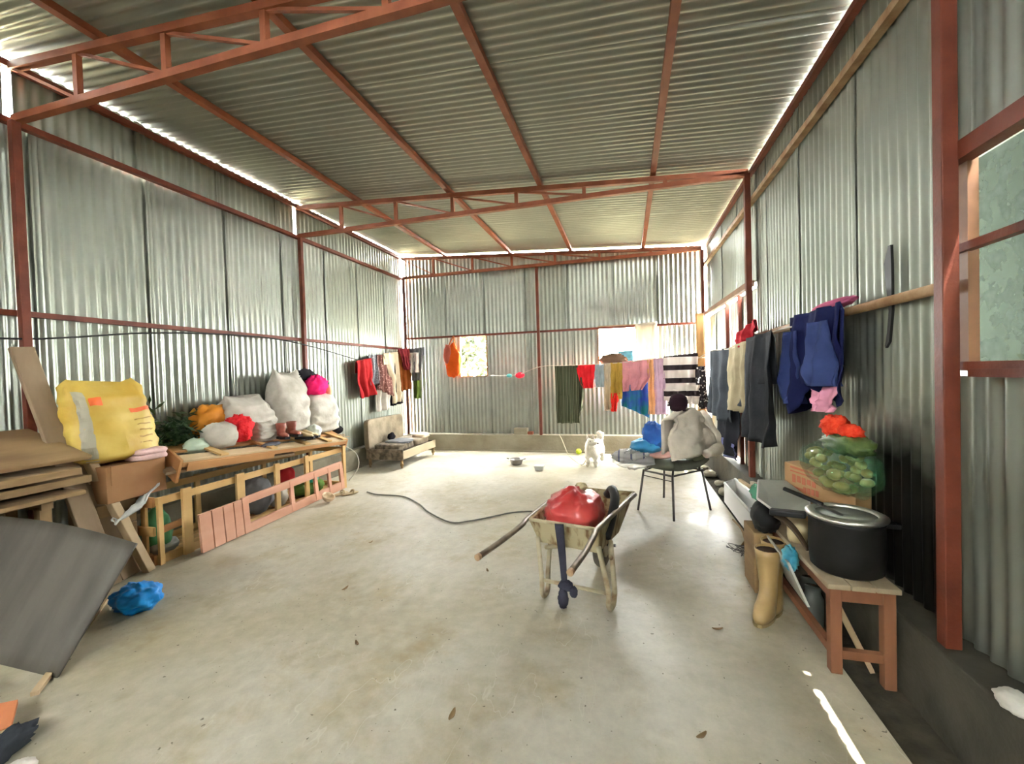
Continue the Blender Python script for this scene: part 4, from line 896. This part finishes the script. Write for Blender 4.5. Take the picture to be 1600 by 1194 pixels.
for p in (hl, hr_):
    hnd = add('handle', tube(p, .0165, 12), HANDM, wb_, smooth=True)
    add('grip_end', tube([p[-1] + (p[-1] - p[-2]).normalized() * -.01, p[-1] + (p[-1] - p[-2]).normalized() * .012], .018, 12), RUST, hnd)
for (p, q, fa, fb_) in ((NL + Vector((.045, .03, -.12)), NL + Vector((.105, .19, -.14)), (-.552, 2.60), (-.530, 2.70)), (NR + Vector((.0, .04, -.12)), NR + Vector((.065, .20, -.14)), (-.137, 2.53), (-.105, 2.63))):
    a = Vector((fa[0], fa[1], .0)); b = Vector((fb_[0], fb_[1], .0))
    path = [p, Vector((a.x, a.y, .14)) * .98 + p * .02, a + Vector((0, 0, .06)), a * .8 + b * .2 + Vector((0, 0, .020)), (a + b) / 2 + Vector((0, 0, .014)), a * .2 + b * .8 + Vector((0, 0, .020)), b + Vector((0, 0, .06)), Vector((b.x, b.y, .14)), q]
    add('leg_loop', tube(smoothpath(path, 4), .016, 10), TUBEM, wb_, smooth=True)
add('cross_bar', tube([(-.565, 2.605, .13), (-.13, 2.545, .115)], .0125, 10), TUBEM, wb_, smooth=True)
for a, b in (((-.54, 2.70, .30), (-.26, 3.16, .16)), ((-.12, 2.62, .30), (-.15, 3.14, .16))): add('fork', tube([a, b], .014, 8), TUBEM, wb_, smooth=True)
WC = Vector((-.205, 3.16, .165)); wax = Vector((.97, -.2, 0)).normalized()
def wheel_ring(R_, r_):
    s2 = Vector((0, 0, 1)); s1 = wax.cross(s2)
    return tube([WC + (s1 * math.cos(2 * math.pi * k / 28) + s2 * math.sin(2 * math.pi * k / 28)) * R_ for k in range(29)], r_, 10, False)
whl = add('wheel', wheel_ring(.125, .04), mat('tyre_rubber', (.05, .047, .04), (.14, .12, .09), scale=6, rough=.85), wb_, smooth=True)
add('hub', tube([WC - wax * .035, WC + wax * .035], .09, 20), TUBEM, whl)
add('axle', tube([WC - wax * .10, WC + wax * .10], .012, 8), METAL, wb_)
# pink bag in the tray
pk = thing('pink_bag', (-.36, 2.95, .32), 'shiny red-pink plastic sack tied up in the wheelbarrow tray', 'sack')
PKM = mat('red_pink_plastic', (.50, .035, .04), (.62, .10, .085), scale=4, rough=.28, bump=.2, bscale=10)
add('sack_body', blob((-.375, 2.93, .47), (.19, .24, .15), .08, 2, 91, 48, 34, .85, .95, rot=-.15, ridge=.16, rs=3.4, tip=(.7, .30, .015)), PKM, pk, smooth=True)
add('tied_knot', blob((-.33, 2.99, .632), (.042, .04, .028), .2, 4, 92), cl('straw_knot', (.50, .42, .26)), pk, smooth=True)
add('black_rubber_tube', tube(smoothpath([(-.15, 2.72, .39), (-.12, 2.85, .47), (-.10, 3.0, .55), (-.12, 3.12, .585), (-.16, 3.16, .53)], 6), .032, 10), BLACKM, label='black rubber tube curled inside the wheelbarrow beside the pink sack', cat='rubber tube', smooth=True)
st = thing('tied_strap', (-.42, 2.57, .1), 'black cloth strap tied over the near edge of the wheelbarrow, hanging to its cross bar', 'strap')
STR = cl('faded_black_cloth', (.03, .03, .045))
add('band', grid(lambda u, v: Vector((-.45 + .055 * u * (1 - .35 * v) + .03 * v, 2.585 + .012 * math.sin(3 * v) - (.0 if v < .02 else .006), .515 - .37 * v)) + Vector((0, -.035 + .02 * v, 0)), 4, 14), STR, st, smooth=True, solid=.008)
add('knot', blob((-.395, 2.57, .125), (.045, .035, .035), .2, 4, 93), STR, st, smooth=True)
add('tail', blob((-.41, 2.545, .055), (.032, .028, .065), .2, 4, 94), STR, st, smooth=True)
add('tail', blob((-.345, 2.55, .10), (.025, .018, .035), .2, 4, 95), STR, st, smooth=True)
# hose on the floor
add('floor_hose', tube(smoothpath([(p[0], p[1], .011) for p in ((-3.19, 4.6), (-2.99, 4.52), (-2.63, 4.5), (-2.29, 4.26), (-2.05, 4.02), (-1.7, 3.78), (-1.52, 3.85), (-1.34, 4.01), (-1.18, 4.16), (-1.0, 4.23), (-.7, 4.27))], 5), .0075, 8), mat('hose_green_grey', (.09, .09, .07), rough=.6), label='thin dark hose snaking across the floor to the wheelbarrow', cat='hose', smooth=True)

# ------------------------------------------------------------------ small things at the back
pt = thing('cooking_pot', (-1.72, 6.43, 0), 'small metal pot with two handles on the floor near the back', 'pot')
add('pot_body', lathe([(.06, .0), (.085, .012), (.10, .05), (.105, .085), (.125, .092), (.12, .098), (.098, .09), (.092, .05), (.07, .02), (0, .018)], (-1.72, 6.43, 0), 20), mat('stained_steel', (.35, .33, .32), rough=.35, metal=.8), pt, smooth=True)
for s in (-1, 1): add('pot_handle', tube(smoothpath([(-1.72 + s * .10, 6.40, .085), (-1.72 + s * .155, 6.42, .10), (-1.72 + s * .10, 6.46, .085)], 4), .006, 6), METAL, pt, smooth=True)
wbx = thing('white_tub', (-1.28, 6.09, 0), 'small white plastic tub on the floor left of the dog', 'tub')
add('tub_body', loft([[(-1.28 + sx * .055, 6.09 + sy * .045, 0) for sx, sy in ((-1, -1), (1, -1), (1, 1), (-1, 1))], [(-1.28 + sx * .07, 6.09 + sy * .06, .07) for sx, sy in ((-1, -1), (1, -1), (1, 1), (-1, 1))]]), WHITEP, wbx, bevel=.006)
add('tub_rim', box(-1.355, -1.205, 6.025, 6.155, .066, .075), WHITEP, wbx)
add('stone_block', xf(box(-.13, .13, -.06, .06, 0, .12), Matrix.Translation((-1.92, 7.585, KERB))), CEMENT, label='grey stone block sitting on the back kerb left of the centre column', cat='block', bevel=.015)
add('small_brick', xf(box(-.05, .05, -.04, .04, 0, .055), Matrix.Translation((-1.74, 7.58, KERB))), mat('brick_red', (.30, .09, .05), rough=.9), label='small dark red brick piece on the kerb beside the stone block', cat='brick', bevel=.006)
tb = thing('toy_ball', (-.84, 7.36, 0), 'lime green ball on the floor behind the dog', 'ball')
add('ball_skin', blob((-.84, 7.36, .05), (.05, .05, .05), .02, 3, 96, 20, 14), mat('lime_felt', (.45, .55, .02), rough=.8), tb, smooth=True)
bw = thing('bowl', (-3.49, 4.12, 0), 'light wooden bowl tipped on the floor at the far end of the shutter', 'bowl')
add('bowl_body', xf(lathe([(.02, 0), (.05, .01), (.07, .04), (.075, .065), (.066, .065), (.058, .04), (.035, .018), (0, .015)], (0, 0, 0), 18), Matrix.Translation((-3.44, 4.17, .022)) @ Matrix.Rotation(.5, 4, 'Y')), mat('pale_bowl_wood', (.62, .46, .30), rough=.5), bw, smooth=True)
CRUB = mat('cream_rubber', (.46, .36, .22), rough=.8, spec=.2)
for k, (x_, y_, a_) in enumerate(((-3.47, 4.46, -.25), (-3.36, 4.50, -.45))):
    sl = thing('slipper', (x_, y_, 0), ('worn cream slipper on the floor, nearer the shutter', 'worn cream slipper on the floor, farther out from the shutter')[k], 'slipper', 'cream slippers by the crate')
    add('sole', rz(blob((x_, y_, .014), (.04, .105, .015), .06, 3, 97 + k, e=.85), a_, (x_, y_, 0)), CRUB, sl, smooth=True)
    add('strap', rz(tube(smoothpath([(x_ - .038, y_ + .02, .015), (x_ - .02, y_ + .035, .045), (x_ + .02, y_ + .035, .045), (x_ + .038, y_ + .02, .015)], 4), .012, 8), a_, (x_, y_, 0)), CRUB, sl, smooth=True)
add('loose_wire', tube(smoothpath([(-3.95, 5.05, .55), (-3.72, 5.12, .4), (-3.66, 5.1, .2), (-3.75, 5.0, .03)], 6), .006, 6), mat('white_wire', (.5, .48, .42), rough=.6), label='pale wire curving down behind the far end of the crate', cat='wire', smooth=True)

# ------------------------------------------------------------------ dog
def skinned(pts, edges, rads, root, m, sub=2, fluff=.0, seed=0, sharp=None):
    me = bpy.data.meshes.new('body'); me.from_pydata([tuple(p) for p in pts], edges, []); o = bpy.data.objects.new('body_tmp', me); COL.objects.link(o)
    sk = o.modifiers.new('skin', 'SKIN'); sk.use_smooth_shade = True
    for i, d in enumerate(me.skin_vertices[0].data): d.radius = rads[i] if isinstance(rads[i], tuple) else (rads[i], rads[i]); d.use_root = (i == root)
    s = o.modifiers.new('sub', 'SUBSURF'); s.levels = sub; s.render_levels = sub
    bpy.context.view_layer.update()
    ev = o.evaluated_get(bpy.context.evaluated_depsgraph_get()); m2 = bpy.data.meshes.new_from_object(ev)
    V = [v.co.copy() for v in m2.vertices]; F = [tuple(p.vertices) for p in m2.polygons]; Nn = [v.normal.copy() for v in m2.vertices]
    bpy.data.objects.remove(o)
    if fluff: V = [v + n * (fluff * (fb(v, 22, 3, seed) + .25)) for v, n in zip(V, Nn)]
    return V, F
DX, DY = -.54, 6.40
def dg(x, y, z): return Vector((DX + x, DY + y, z))
#           0 chest      1 mid body        2 hip            3 neck            4 head            5 snout(to its left = image right)  6 nose
pts = [dg(0, .05, .255), dg(.03, .20, .27), dg(.07, .38, .265), dg(-.015, .0, .335), dg(-.01, -.035, .395), dg(.045, -.075, .385), dg(.085, -.098, .375),
       dg(-.055, .02, .16), dg(-.06, .0, .075), dg(-.06, -.012, .012), dg(.05, .02, .16), dg(.06, .0, .075), dg(.062, -.012, .012),
       dg(.02, .40, .17), dg(.015, .44, .09), dg(.015, .42, .012), dg(.125, .40, .17), dg(.135, .44, .09), dg(.135, .42, .012),
       dg(.10, .46, .34), dg(.12, .42, .44), dg(.09, .32, .47)]
edges = [(0, 1), (1, 2), (0, 3), (3, 4), (4, 5), (5, 6), (0, 7), (7, 8), (8, 9), (0, 10), (10, 11), (11, 12), (2, 13), (13, 14), (14, 15), (2, 16), (16, 17), (17, 18), (2, 19), (19, 20), (20, 21)]
rads = [.105, .112, .10, .085, .068, .034, .022, .038, .027, .027, .038, .027, .027, .05, .027, .027, .05, .027, .027, .045, .055, .03]
FUR = mat('white_fur', (.74, .66, .52), (.86, .82, .74), scale=5, rough=.95, bump=.5, bscale=60)
dog = thing('dog', (DX, DY, 0), 'small fluffy white dog standing on the floor near the back wall', 'dog')
add('body', skinned(pts, edges, rads, 0, FUR, 2, .018, 3), FUR, dog, smooth=True)
for s in (-1, 1):
    c_ = dg(-.01 + s * .042, -.02, .44)
    add('ear', loft([[c_ + Vector((.022 * math.cos(k * 2 * math.pi / 8) * q, .012 * math.sin(k * 2 * math.pi / 8) * q, z)) + Vector((s * .012 * z * 10, 0, 0)) for k in range(8)] for q, z in ((1, -.015), (.85, .02), (.12, .062))]), FUR, dog, smooth=True)
EYE = mat('dog_dark', (.01, .008, .007), rough=.25)
add('nose', blob(dg(.107, -.112, .378), (.013, .012, .011), 0, 1, 1, 12, 8), EYE, dog, smooth=True)
for e_ in ((-.005, -.102, .408), (.052, -.068, .418)): add('eye', blob(dg(*e_), (.008, .007, .008), 0, 1, 1, 10, 8), EYE, dog, smooth=True)
add('leash', tube(smoothpath([(-1.19, 7.46, .33), (-1.13, 7.36, .26), (-1.03, 7.25, .06), (-.99, 7.2, .012), (-.88, 6.9, .010), (-.70, 6.5, .010), (-.62, 6.42, .12), (-.58, 6.42, .26)], 6), .007, 6), mat('pale_rope', (.60, .54, .40), rough=.8), label='pale rope leash from the back kerb to the dog', cat='leash', smooth=True)

# ------------------------------------------------------------------ low table with the black pot, right side
TW = mat('red_brown_table_wood', (.16, .06, .027), (.25, .105, .05), scale=5, rough=.65, stretch=(1, .3, .3))
TTOP = mat('worn_table_top', (.26, .20, .125), (.37, .30, .20), scale=5, rough=.7)
tbl = thing('low_table', (1.02, 2.6, -.045), 'low red-brown wooden table by the right wall carrying the black pot', 'table')
for k in range(3): add('top_plank', box(.875 + .097 * k, .968 + .097 * k, 2.24, 3.12, .405, .43), TTOP, tbl, bevel=.004)
FLZ = -.045
for xx, yy in ((.915, 2.28), (1.125, 2.28), (.915, 3.08), (1.125, 3.08)): add('leg', beam((xx, yy, 0 if xx < .96 else FLZ), (xx, yy, .405), .048, .048, up=(0, 1, 0)), TW, tbl, bevel=.004)
for yy in (2.28, 3.08): add('apron', box(.90, 1.14, yy - .012, yy + .012, .34, .405), TW, tbl)
for xx in (.915, 1.125): add('apron', box(xx - .012, xx + .012, 2.28, 3.08, .34, .405), TW, tbl)
add('stretcher', box(.92, 1.12, 2.265, 2.295, .07, .11), TW, tbl); add('stretcher', box(.90, .93, 2.28, 3.08, .07, .11), TW, tbl)
POT = mat('sooty_black_pot', (.006, .006, .006), (.014, .013, .012), scale=6, rough=.6, spec=.2)
ck = thing('cooker_pot', (1.03, 2.43, .43), 'large soot-black pot with a bright rim on the low table', 'pot')
pc = (1.03, 2.43, .43)
add('pot_body', lathe([(.0, .0), (.13, .0), (.148, .015), (.155, .10), (.153, .24), (.158, .262)], pc, 36), POT, ck, smooth=True)
rm = add('pot_rim', lathe([(.158, .26), (.166, .268), (.167, .276), (.150, .284), (.128, .285), (.124, .28), (.126, .27)], pc, 36), mat('dull_aluminium_rim', (.52, .52, .46), rough=.4, metal=.85), ck, smooth=True)
add('pot_inside', lathe([(.126, .272), (.128, .20), (.12, .06), (.0, .05)], pc, 36), mat('grey_inside', (.20, .21, .17), rough=.6), ck, smooth=True)
hd = add('pot_handle', beam((.885, 2.50, .665), (.735, 2.565, .655), .05, .032), BLACKM, ck, bevel=.008)
add('pot_lug', beam((1.19, 2.43, .66), (1.25, 2.42, .66), .05, .025), BLACKM, ck, bevel=.006)
ld = thing('ladle', (.95, 2.5, .74), 'dark handled ladle resting across the rim of the black pot', 'ladle')
add('handle', beam((.815, 2.60, .775), (.945, 2.46, .735), .022, .018), BLACKM, ld, bevel=.004)
add('blade', beam((.93, 2.475, .737), (1.02, 2.40, .695), .03, .006), METAL, ld)
# carton with red print and the bag of vegetables
ca = thing('carton', (1.09, 2.87, .43), 'tan cardboard carton with red print standing on the low table behind the black pot', 'carton')
cd0, cd1 = Vector((.965, 3.06, .43)), Vector((1.175, 2.66, .43)); cdn = Vector((.10, .055, 0))
cdir = (cd1 - cd0)
add('carton_body', ([cd0, cd1, cd1 + cdn, cd0 + cdn, cd0 + Vector((0, 0, .40)), cd1 + Vector((0, 0, .35)), cd1 + cdn + Vector((0, 0, .35)), cd0 + cdn + Vector((0, 0, .40))], list(BOXF)), CARD2, ca, bevel=.004)
nrm = Vector((-.88, -.46, 0))
def cpt(u, z, o=.002): return cd0 + cdir * u + Vector((0, 0, z)) + nrm * o
INK = mat('faded_red_ink', (.50, .15, .08), rough=.85)
def onface(u0, u1, z0, z1, o=.0015): return prism([cpt(u0, z0, .0005), cpt(u1, z0 - .03 * (u1 - u0), .0005), cpt(u1, z1 - .03 * (u1 - u0), .0005), cpt(u0, z1, .0005)], nrm * o)
add('printed_line', onface(.10, .62, .372, .384), INK, ca)
add('printed_line', onface(.10, .55, .350, .358), INK, ca)
for k in range(5): add('printed_mark', onface(.13 + .075 * k, .185 + .075 * k, .285 + .006 * (k % 2), .335 - .004 * k), INK, ca)
for k in range(4): add('printed_mark', onface(.30 + .06 * k, .345 + .06 * k, .235, .27), INK, ca)
add('printed_line', onface(.10, .34, .245, .262), INK, ca)
vb = thing('vegetable_bag', (1.10, 2.72, .80), 'green plastic bag bulging with vegetables on top of the tan carton', 'bag')
VEG = mat('pale_green_vegetable', (.24, .22, .05), (.40, .34, .11), scale=9, rough=.55)
vc = Vector((1.105, 2.68, .885)); rnd = random.Random(12)
for k in range(38):
    a = rnd.uniform(0, 6.28); t = rnd.uniform(-1, .75); rr_ = math.sqrt(max(0, 1 - t * t)) * rnd.uniform(.72, .92)
    p = vc + Vector((math.cos(a) * rr_ * .115, math.sin(a) * rr_ * .30, t * .115))
    add('vegetable', blob(p, (.026, .036, .024), .12, 3, k, 10, 7, rot=a), VEG, label='pale green vegetable inside the green plastic bag', cat='vegetable', group='vegetables in the green bag', smooth=True)
BAGG = bpy.data.materials.new('clear_green_film'); BAGG.use_nodes = True; b_ = BAGG.node_tree.nodes['Principled BSDF']
b_.inputs['Base Color'].default_value = (.10, .28, .14, 1); b_.inputs['Roughness'].default_value = .12; b_.inputs['Alpha'].default_value = .26
add('bag_film', blob(vc, (.135, .335, .135), .1, 2, 61, 40, 26, .95, rot=0, ridge=.12, rs=4), BAGG, vb, smooth=True)
add('leafy_top', blob(vc + Vector((.02, -.05, .135)), (.085, .20, .055), .2, 4, 62, 28, 18, .9, ridge=.25, rs=8), mat('bag_leaves', (.03, .07, .015), (.10, .15, .04), scale=14, rough=.6), vb, smooth=True)
add('red_net', join(blob(vc + Vector((.0, .03, .22)), (.06, .085, .06), .18, 4, 63, 30, 22, .9, ridge=.25, rs=9), blob(vc + Vector((.02, -.09, .205)), (.05, .07, .04), .18, 4, 64, 24, 18, .9, ridge=.25, rs=9)), ORNET, label='orange-red net bundle on top of the vegetable bag', cat='net bag', smooth=True)
# metal tray, jug, strap, blue bag
tr2 = thing('metal_tray', (.9, 2.8, .62), 'flat grey metal tray balanced left of the black pot', 'tray')
TQ = [Vector((.74, 2.80, .655)), Vector((.80, 3.0, .715)), Vector((.95, 3.0, .715)), Vector((1.0, 2.78, .665)), Vector((.97, 2.68, .612)), Vector((.82, 2.68, .60))]
add('tray_base', prism(TQ, (0, 0, .008)), mat('grey_tray_metal', (.36, .37, .32), (.45, .46, .40), scale=5, rough=.45, metal=.5), tr2)
add('tray_lip', tube(TQ + [TQ[0]], .008, 6), STEEL, tr2, smooth=True)
jg = thing('cream_jug', (.93, 2.74, .43), 'cream plastic jug standing between the tray and the black pot', 'jug')
add('jug_body', lathe([(.045, 0), (.05, .03), (.05, .12), (.03, .155), (.02, .175), (0, .176)], (.93, 2.76, .43), 16), mat('cream_plastic', (.58, .47, .28), rough=.45), jg, smooth=True)
add('jug_cap', lathe([(.022, .165), (.022, .185), (0, .186)], (.93, 2.76, .43), 12), mat('cap_plastic', (.3, .25, .15), rough=.5), jg)
add('black_bag', blob((.83, 2.99, .49), (.08, .11, .10), .15, 3, 65, flat=.95, ridge=.12), BLACKM, label='black plastic bag behind the boots under the metal tray', cat='bag', smooth=True)
add('green_bag', blob((.82, 3.03, .63), (.06, .11, .05), .15, 3, 66, ridge=.2), mat('clear_green_bag', (.08, .34, .20), rough=.2), label='small bright green plastic bag under the metal tray', cat='bag', smooth=True)
add('wooden_crate_support', box(.755, .865, 2.96, 3.2, -.0, .39), OLDWOOD, label='dark wooden box standing left of the low table', cat='box', bevel=.006)
add('brown_strap', grid(lambda u, v: (.77 + .15 * v + .05 * u * (1 - v * .7), 2.62 - .03 * v + .02 * u, .61 - .17 * v + .03 * math.sin(3.1 * v)), 4, 10), mat('brown_leather_strap', (.07, .045, .025), rough=.6), label='brown leather strap hanging from the pot handle', cat='strap', smooth=True, solid=.01)
add('blue_bag', blob((.835, 2.58, .40), (.035, .06, .065), .25, 4, 67, 24, 18, ridge=.25), mat('turquoise_plastic', (.02, .22, .34), (.10, .40, .50), scale=8, rough=.3), label='turquoise plastic bag stuffed between the boots and the table', cat='bag', smooth=True)
add('white_board', prism([(.80, 2.52, .40), (.81, 2.9, .40), (.93, 2.95, .12), (.87, 2.46, .20)], (.012, 0, 0)), mat('pale_board', (.42, .42, .36), rough=.7), label='pale board leaning against the side of the low table', cat='board')
for k, (a, b) in enumerate((((.95, 2.40, .33), (1.10, 2.36, -.03)), ((.98, 2.60, .34), (1.12, 2.5, -.02)))): add('wooden_stick', beam(a, b, .03, .02), PINE2, label=('pale stick leaning under the low table, nearer the camera', 'pale stick leaning deep under the low table')[k], cat='stick', group='sticks under the low table')
for k, (x_, y_, h_) in enumerate(((1.0, 2.75, .22), (1.05, 2.95, .18))):
    add('glass_jar', lathe([(.05, 0), (.055, .01), (.055, h_ * .75), (.04, h_ * .88), (.04, h_), (0, h_)], (x_, y_, FLZ), 16), mat('smoky_jar', (.10, .11, .10), rough=.2), label=('taller dark jar on the ground under the low table', 'shorter dark jar on the ground under the low table')[k], cat='jar', group='jars under the low table', smooth=True)
add('white_cloth', blob((1.20, 1.72, KERB + .02), (.05, .06, .03), .2, 3, 68), cl('white_rag', (.55, .52, .47)), label='crumpled white rag on the kerb at the right edge', cat='rag', smooth=True)
# boots
def gumboot(x, y, rot, label):
    t = thing('rubber_boot', (x, y, 0), label, 'boot', 'tan rubber boots'); M = Matrix.Translation((x, y, 0)) @ Matrix.Rotation(rot, 4, 'Z')
    BM = mat('tan_rubber', (.37, .245, .10), (.45, .31, .14), scale=4, rough=.4)
    secs = []
    for z, cy, ry, rx in ((.012, -.06, .125, .045), (.04, -.06, .128, .048), (.07, -.05, .115, .047), (.095, -.02, .085, .044), (.13, .005, .058, .043), (.18, .012, .05, .044), (.26, .01, .056, .052), (.34, .008, .064, .060), (.385, .005, .068, .064)):
        secs.append([M @ Vector((math.cos(2 * math.pi * k / 16) * rx, cy + math.sin(2 * math.pi * k / 16) * ry, z)) for k in range(16)])
    V, F = loft(secs, False); F.append(tuple(range(15, -1, -1)))
    add('shaft', (V, F), BM, t, smooth=True, solid=.006)
    add('sole', loft([[M @ Vector((math.cos(2 * math.pi * k / 16) * .05, -.06 + math.sin(2 * math.pi * k / 16) * .133, z)) for k in range(16)] for z in (0, .018)]), mat('boot_sole', (.30, .22, .10), rough=.6), t)
    add('lining', lathe([(.056, .0), (.046, -.12), (0, -.13)], tuple(M @ Vector((0, .005, .375))), 16), mat('boot_lining', (.05, .025, .012), rough=.9), t, smooth=True)
gumboot(.765, 2.73, -.55, 'tan rubber boot standing nearest the camera beside the low table')
gumboot(.835, 2.86, -.35, 'tan rubber boot half hidden behind the other boot')

# things on the kerb and the floor edge along the right wall
wt = thing('white_trough', (1.02, 4.45, 0), 'long white plastic trough lying along the right kerb', 'trough')
WQ = [Vector((.99, 4.95, .20)), Vector((1.10, 4.98, .24)), Vector((1.15, 3.75, .26)), Vector((.98, 3.72, .22))]
WB = [Vector((.985, 4.93, .0)), Vector((1.12, 4.95, .0)), Vector((1.14, 3.78, .0)), Vector((.985, 3.75, .0))]
add('trough_body', join(quad(WB[0], WB[3], WQ[3], WQ[0]), quad(WB[3], WB[2], WQ[2], WQ[3]), quad(WB[2], WB[1], WQ[1], WQ[2]), quad(WB[1], WB[0], WQ[0], WQ[1]), quad(*[p + Vector((0, 0, .02)) for p in WB])), mat('white_trough_plastic', (.74, .73, .70), rough=.5), wt, solid=.01)
add('trough_rim', tube(WQ + [WQ[0]], .012, 6), WHITEP, wt, smooth=True)
add('wooden_batten', beam((1.12, 4.42, .34), (1.19, 3.62, .46), .03, .035), mat('bleached_wood', (.55, .47, .35), rough=.7), label='bleached wooden batten leaning along the right wall above the trough', cat='batten')
add('wooden_batten', beam((1.08, 4.70, .30), (1.13, 3.85, .335), .025, .025), PINE2, label='short pale batten lying across the white trough', cat='batten')
rnd = random.Random(9)
for k, (x_, y_, s_) in enumerate(((1.07, 5.35, .07), (1.10, 5.75, .06), (1.06, 6.2, .08), (1.12, 4.99, .05), (1.05, 6.6, .06))):
    add('rubble_stone', blob((x_, y_, FLZ + s_ * .55), (s_, s_ * 1.2, s_ * .6), .25, 3, 70 + k, 14, 10, .8, .9), CEMENT, label=('pale rubble lump just past the white trough', 'pale rubble lump below the hanging jeans', 'largest pale rubble lump near the door', 'smallest rubble lump at the foot of the right column', 'pale rubble lump furthest back by the door post')[k], cat='stone', group='rubble along the right wall', smooth=True)
add('wire_tangle', join(*[tube(smoothpath([(.84 + rnd.gauss(0, .05), 3.62 + rnd.gauss(0, .09), .004 + abs(rnd.gauss(0, .025))) for _ in range(6)], 4), .003, 5) for k in range(5)]), METAL, label='tangle of thin dark wire on the floor left of the boots', cat='wire', kind=None)
for k, (a, b) in enumerate((((.93, 4.32, .015), (.90, 3.75, .02)), ((.99, 4.05, .05), (.86, 3.70, .02)))):
    add('twig', tube(smoothpath([a, ((a[0] + b[0]) / 2 + .02, (a[1] + b[1]) / 2, .03), b], 3), .009, 6), OLDWOOD, label=('longer brown twig on the floor beside the white trough', 'shorter brown twig crossing the floor edge near the wire')[k], cat='twig', group='twigs by the right kerb', smooth=True)
add('hand_rake', join(beam((.95, 3.55, .012), (.86, 3.35, .012), .07, .018), beam((.95, 3.55, .02), (1.0, 3.75, .10), .02, .02)), OLDWOOD, label='small dark wooden scraper on the floor behind the boots', cat='scraper')
# curtain in the large back window
CUR = bpy.data.materials.new('thin_cream_curtain'); CUR.use_nodes = True; nt = CUR.node_tree; N = nt.nodes; L = nt.links; N.clear()
o_ = N.new('ShaderNodeOutputMaterial'); mx = N.new('ShaderNodeMixShader'); d_ = N.new('ShaderNodeBsdfDiffuse'); t_ = N.new('ShaderNodeBsdfTranslucent'); d_.inputs[0].default_value = (.8, .74, .62, 1); t_.inputs[0].default_value = (.30, .26, .20, 1); mx.inputs[0].default_value = .5
L.new(d_.outputs[0], mx.inputs[1]); L.new(t_.outputs[0], mx.inputs[2]); L.new(mx.outputs[0], o_.inputs[0])
drape('window_curtain', (.16, 7.56, 2.235), (.36, 0, .02), .78, CUR, 'thin cream curtain over the right part of the large back window', 'curtain', folds=2, amp=.008, seed=60, th=.002)

# dry scraps scattered on the open floor
rnd = random.Random(21)
for x_, y_, lb in ((-1.02, 2.9, 'dry leaf scrap on the floor just left of the wheelbarrow'), (-1.9, 2.45, 'dry leaf scrap on the floor midway between the wheelbarrow and the blue bag'),
                   (-1.45, 1.95, 'dry leaf scrap on the open foreground floor, lower left of the wheelbarrow'), (-.75, 1.62, 'dry leaf scrap on the floor nearest the bottom edge'),
                   (.25, 1.75, 'dry leaf scrap on the floor left of the sunlit streak'), (-2.2, 3.2, 'dry leaf scrap on the floor out in front of the pink shutter'), (.45, 2.5, 'dry leaf scrap on the floor left of the tan boots')):
    l = rnd.uniform(.02, .035); a = rnd.uniform(0, 3.1)
    add('dry_leaf_scrap', rz(grid(lambda u, v: (x_ + (u - .5) * l * 2, y_ + (v - .5) * l * .7 * (1 - abs(2 * u - 1) ** 2 * .8), .003 + .008 * (2 * u - 1) ** 2 + .004 * (2 * v - 1) ** 2), 6, 3), a, (x_, y_, 0)), OLDWOOD, label=lb, cat='leaf scrap', group='dry leaf scraps on the floor', solid=.002)
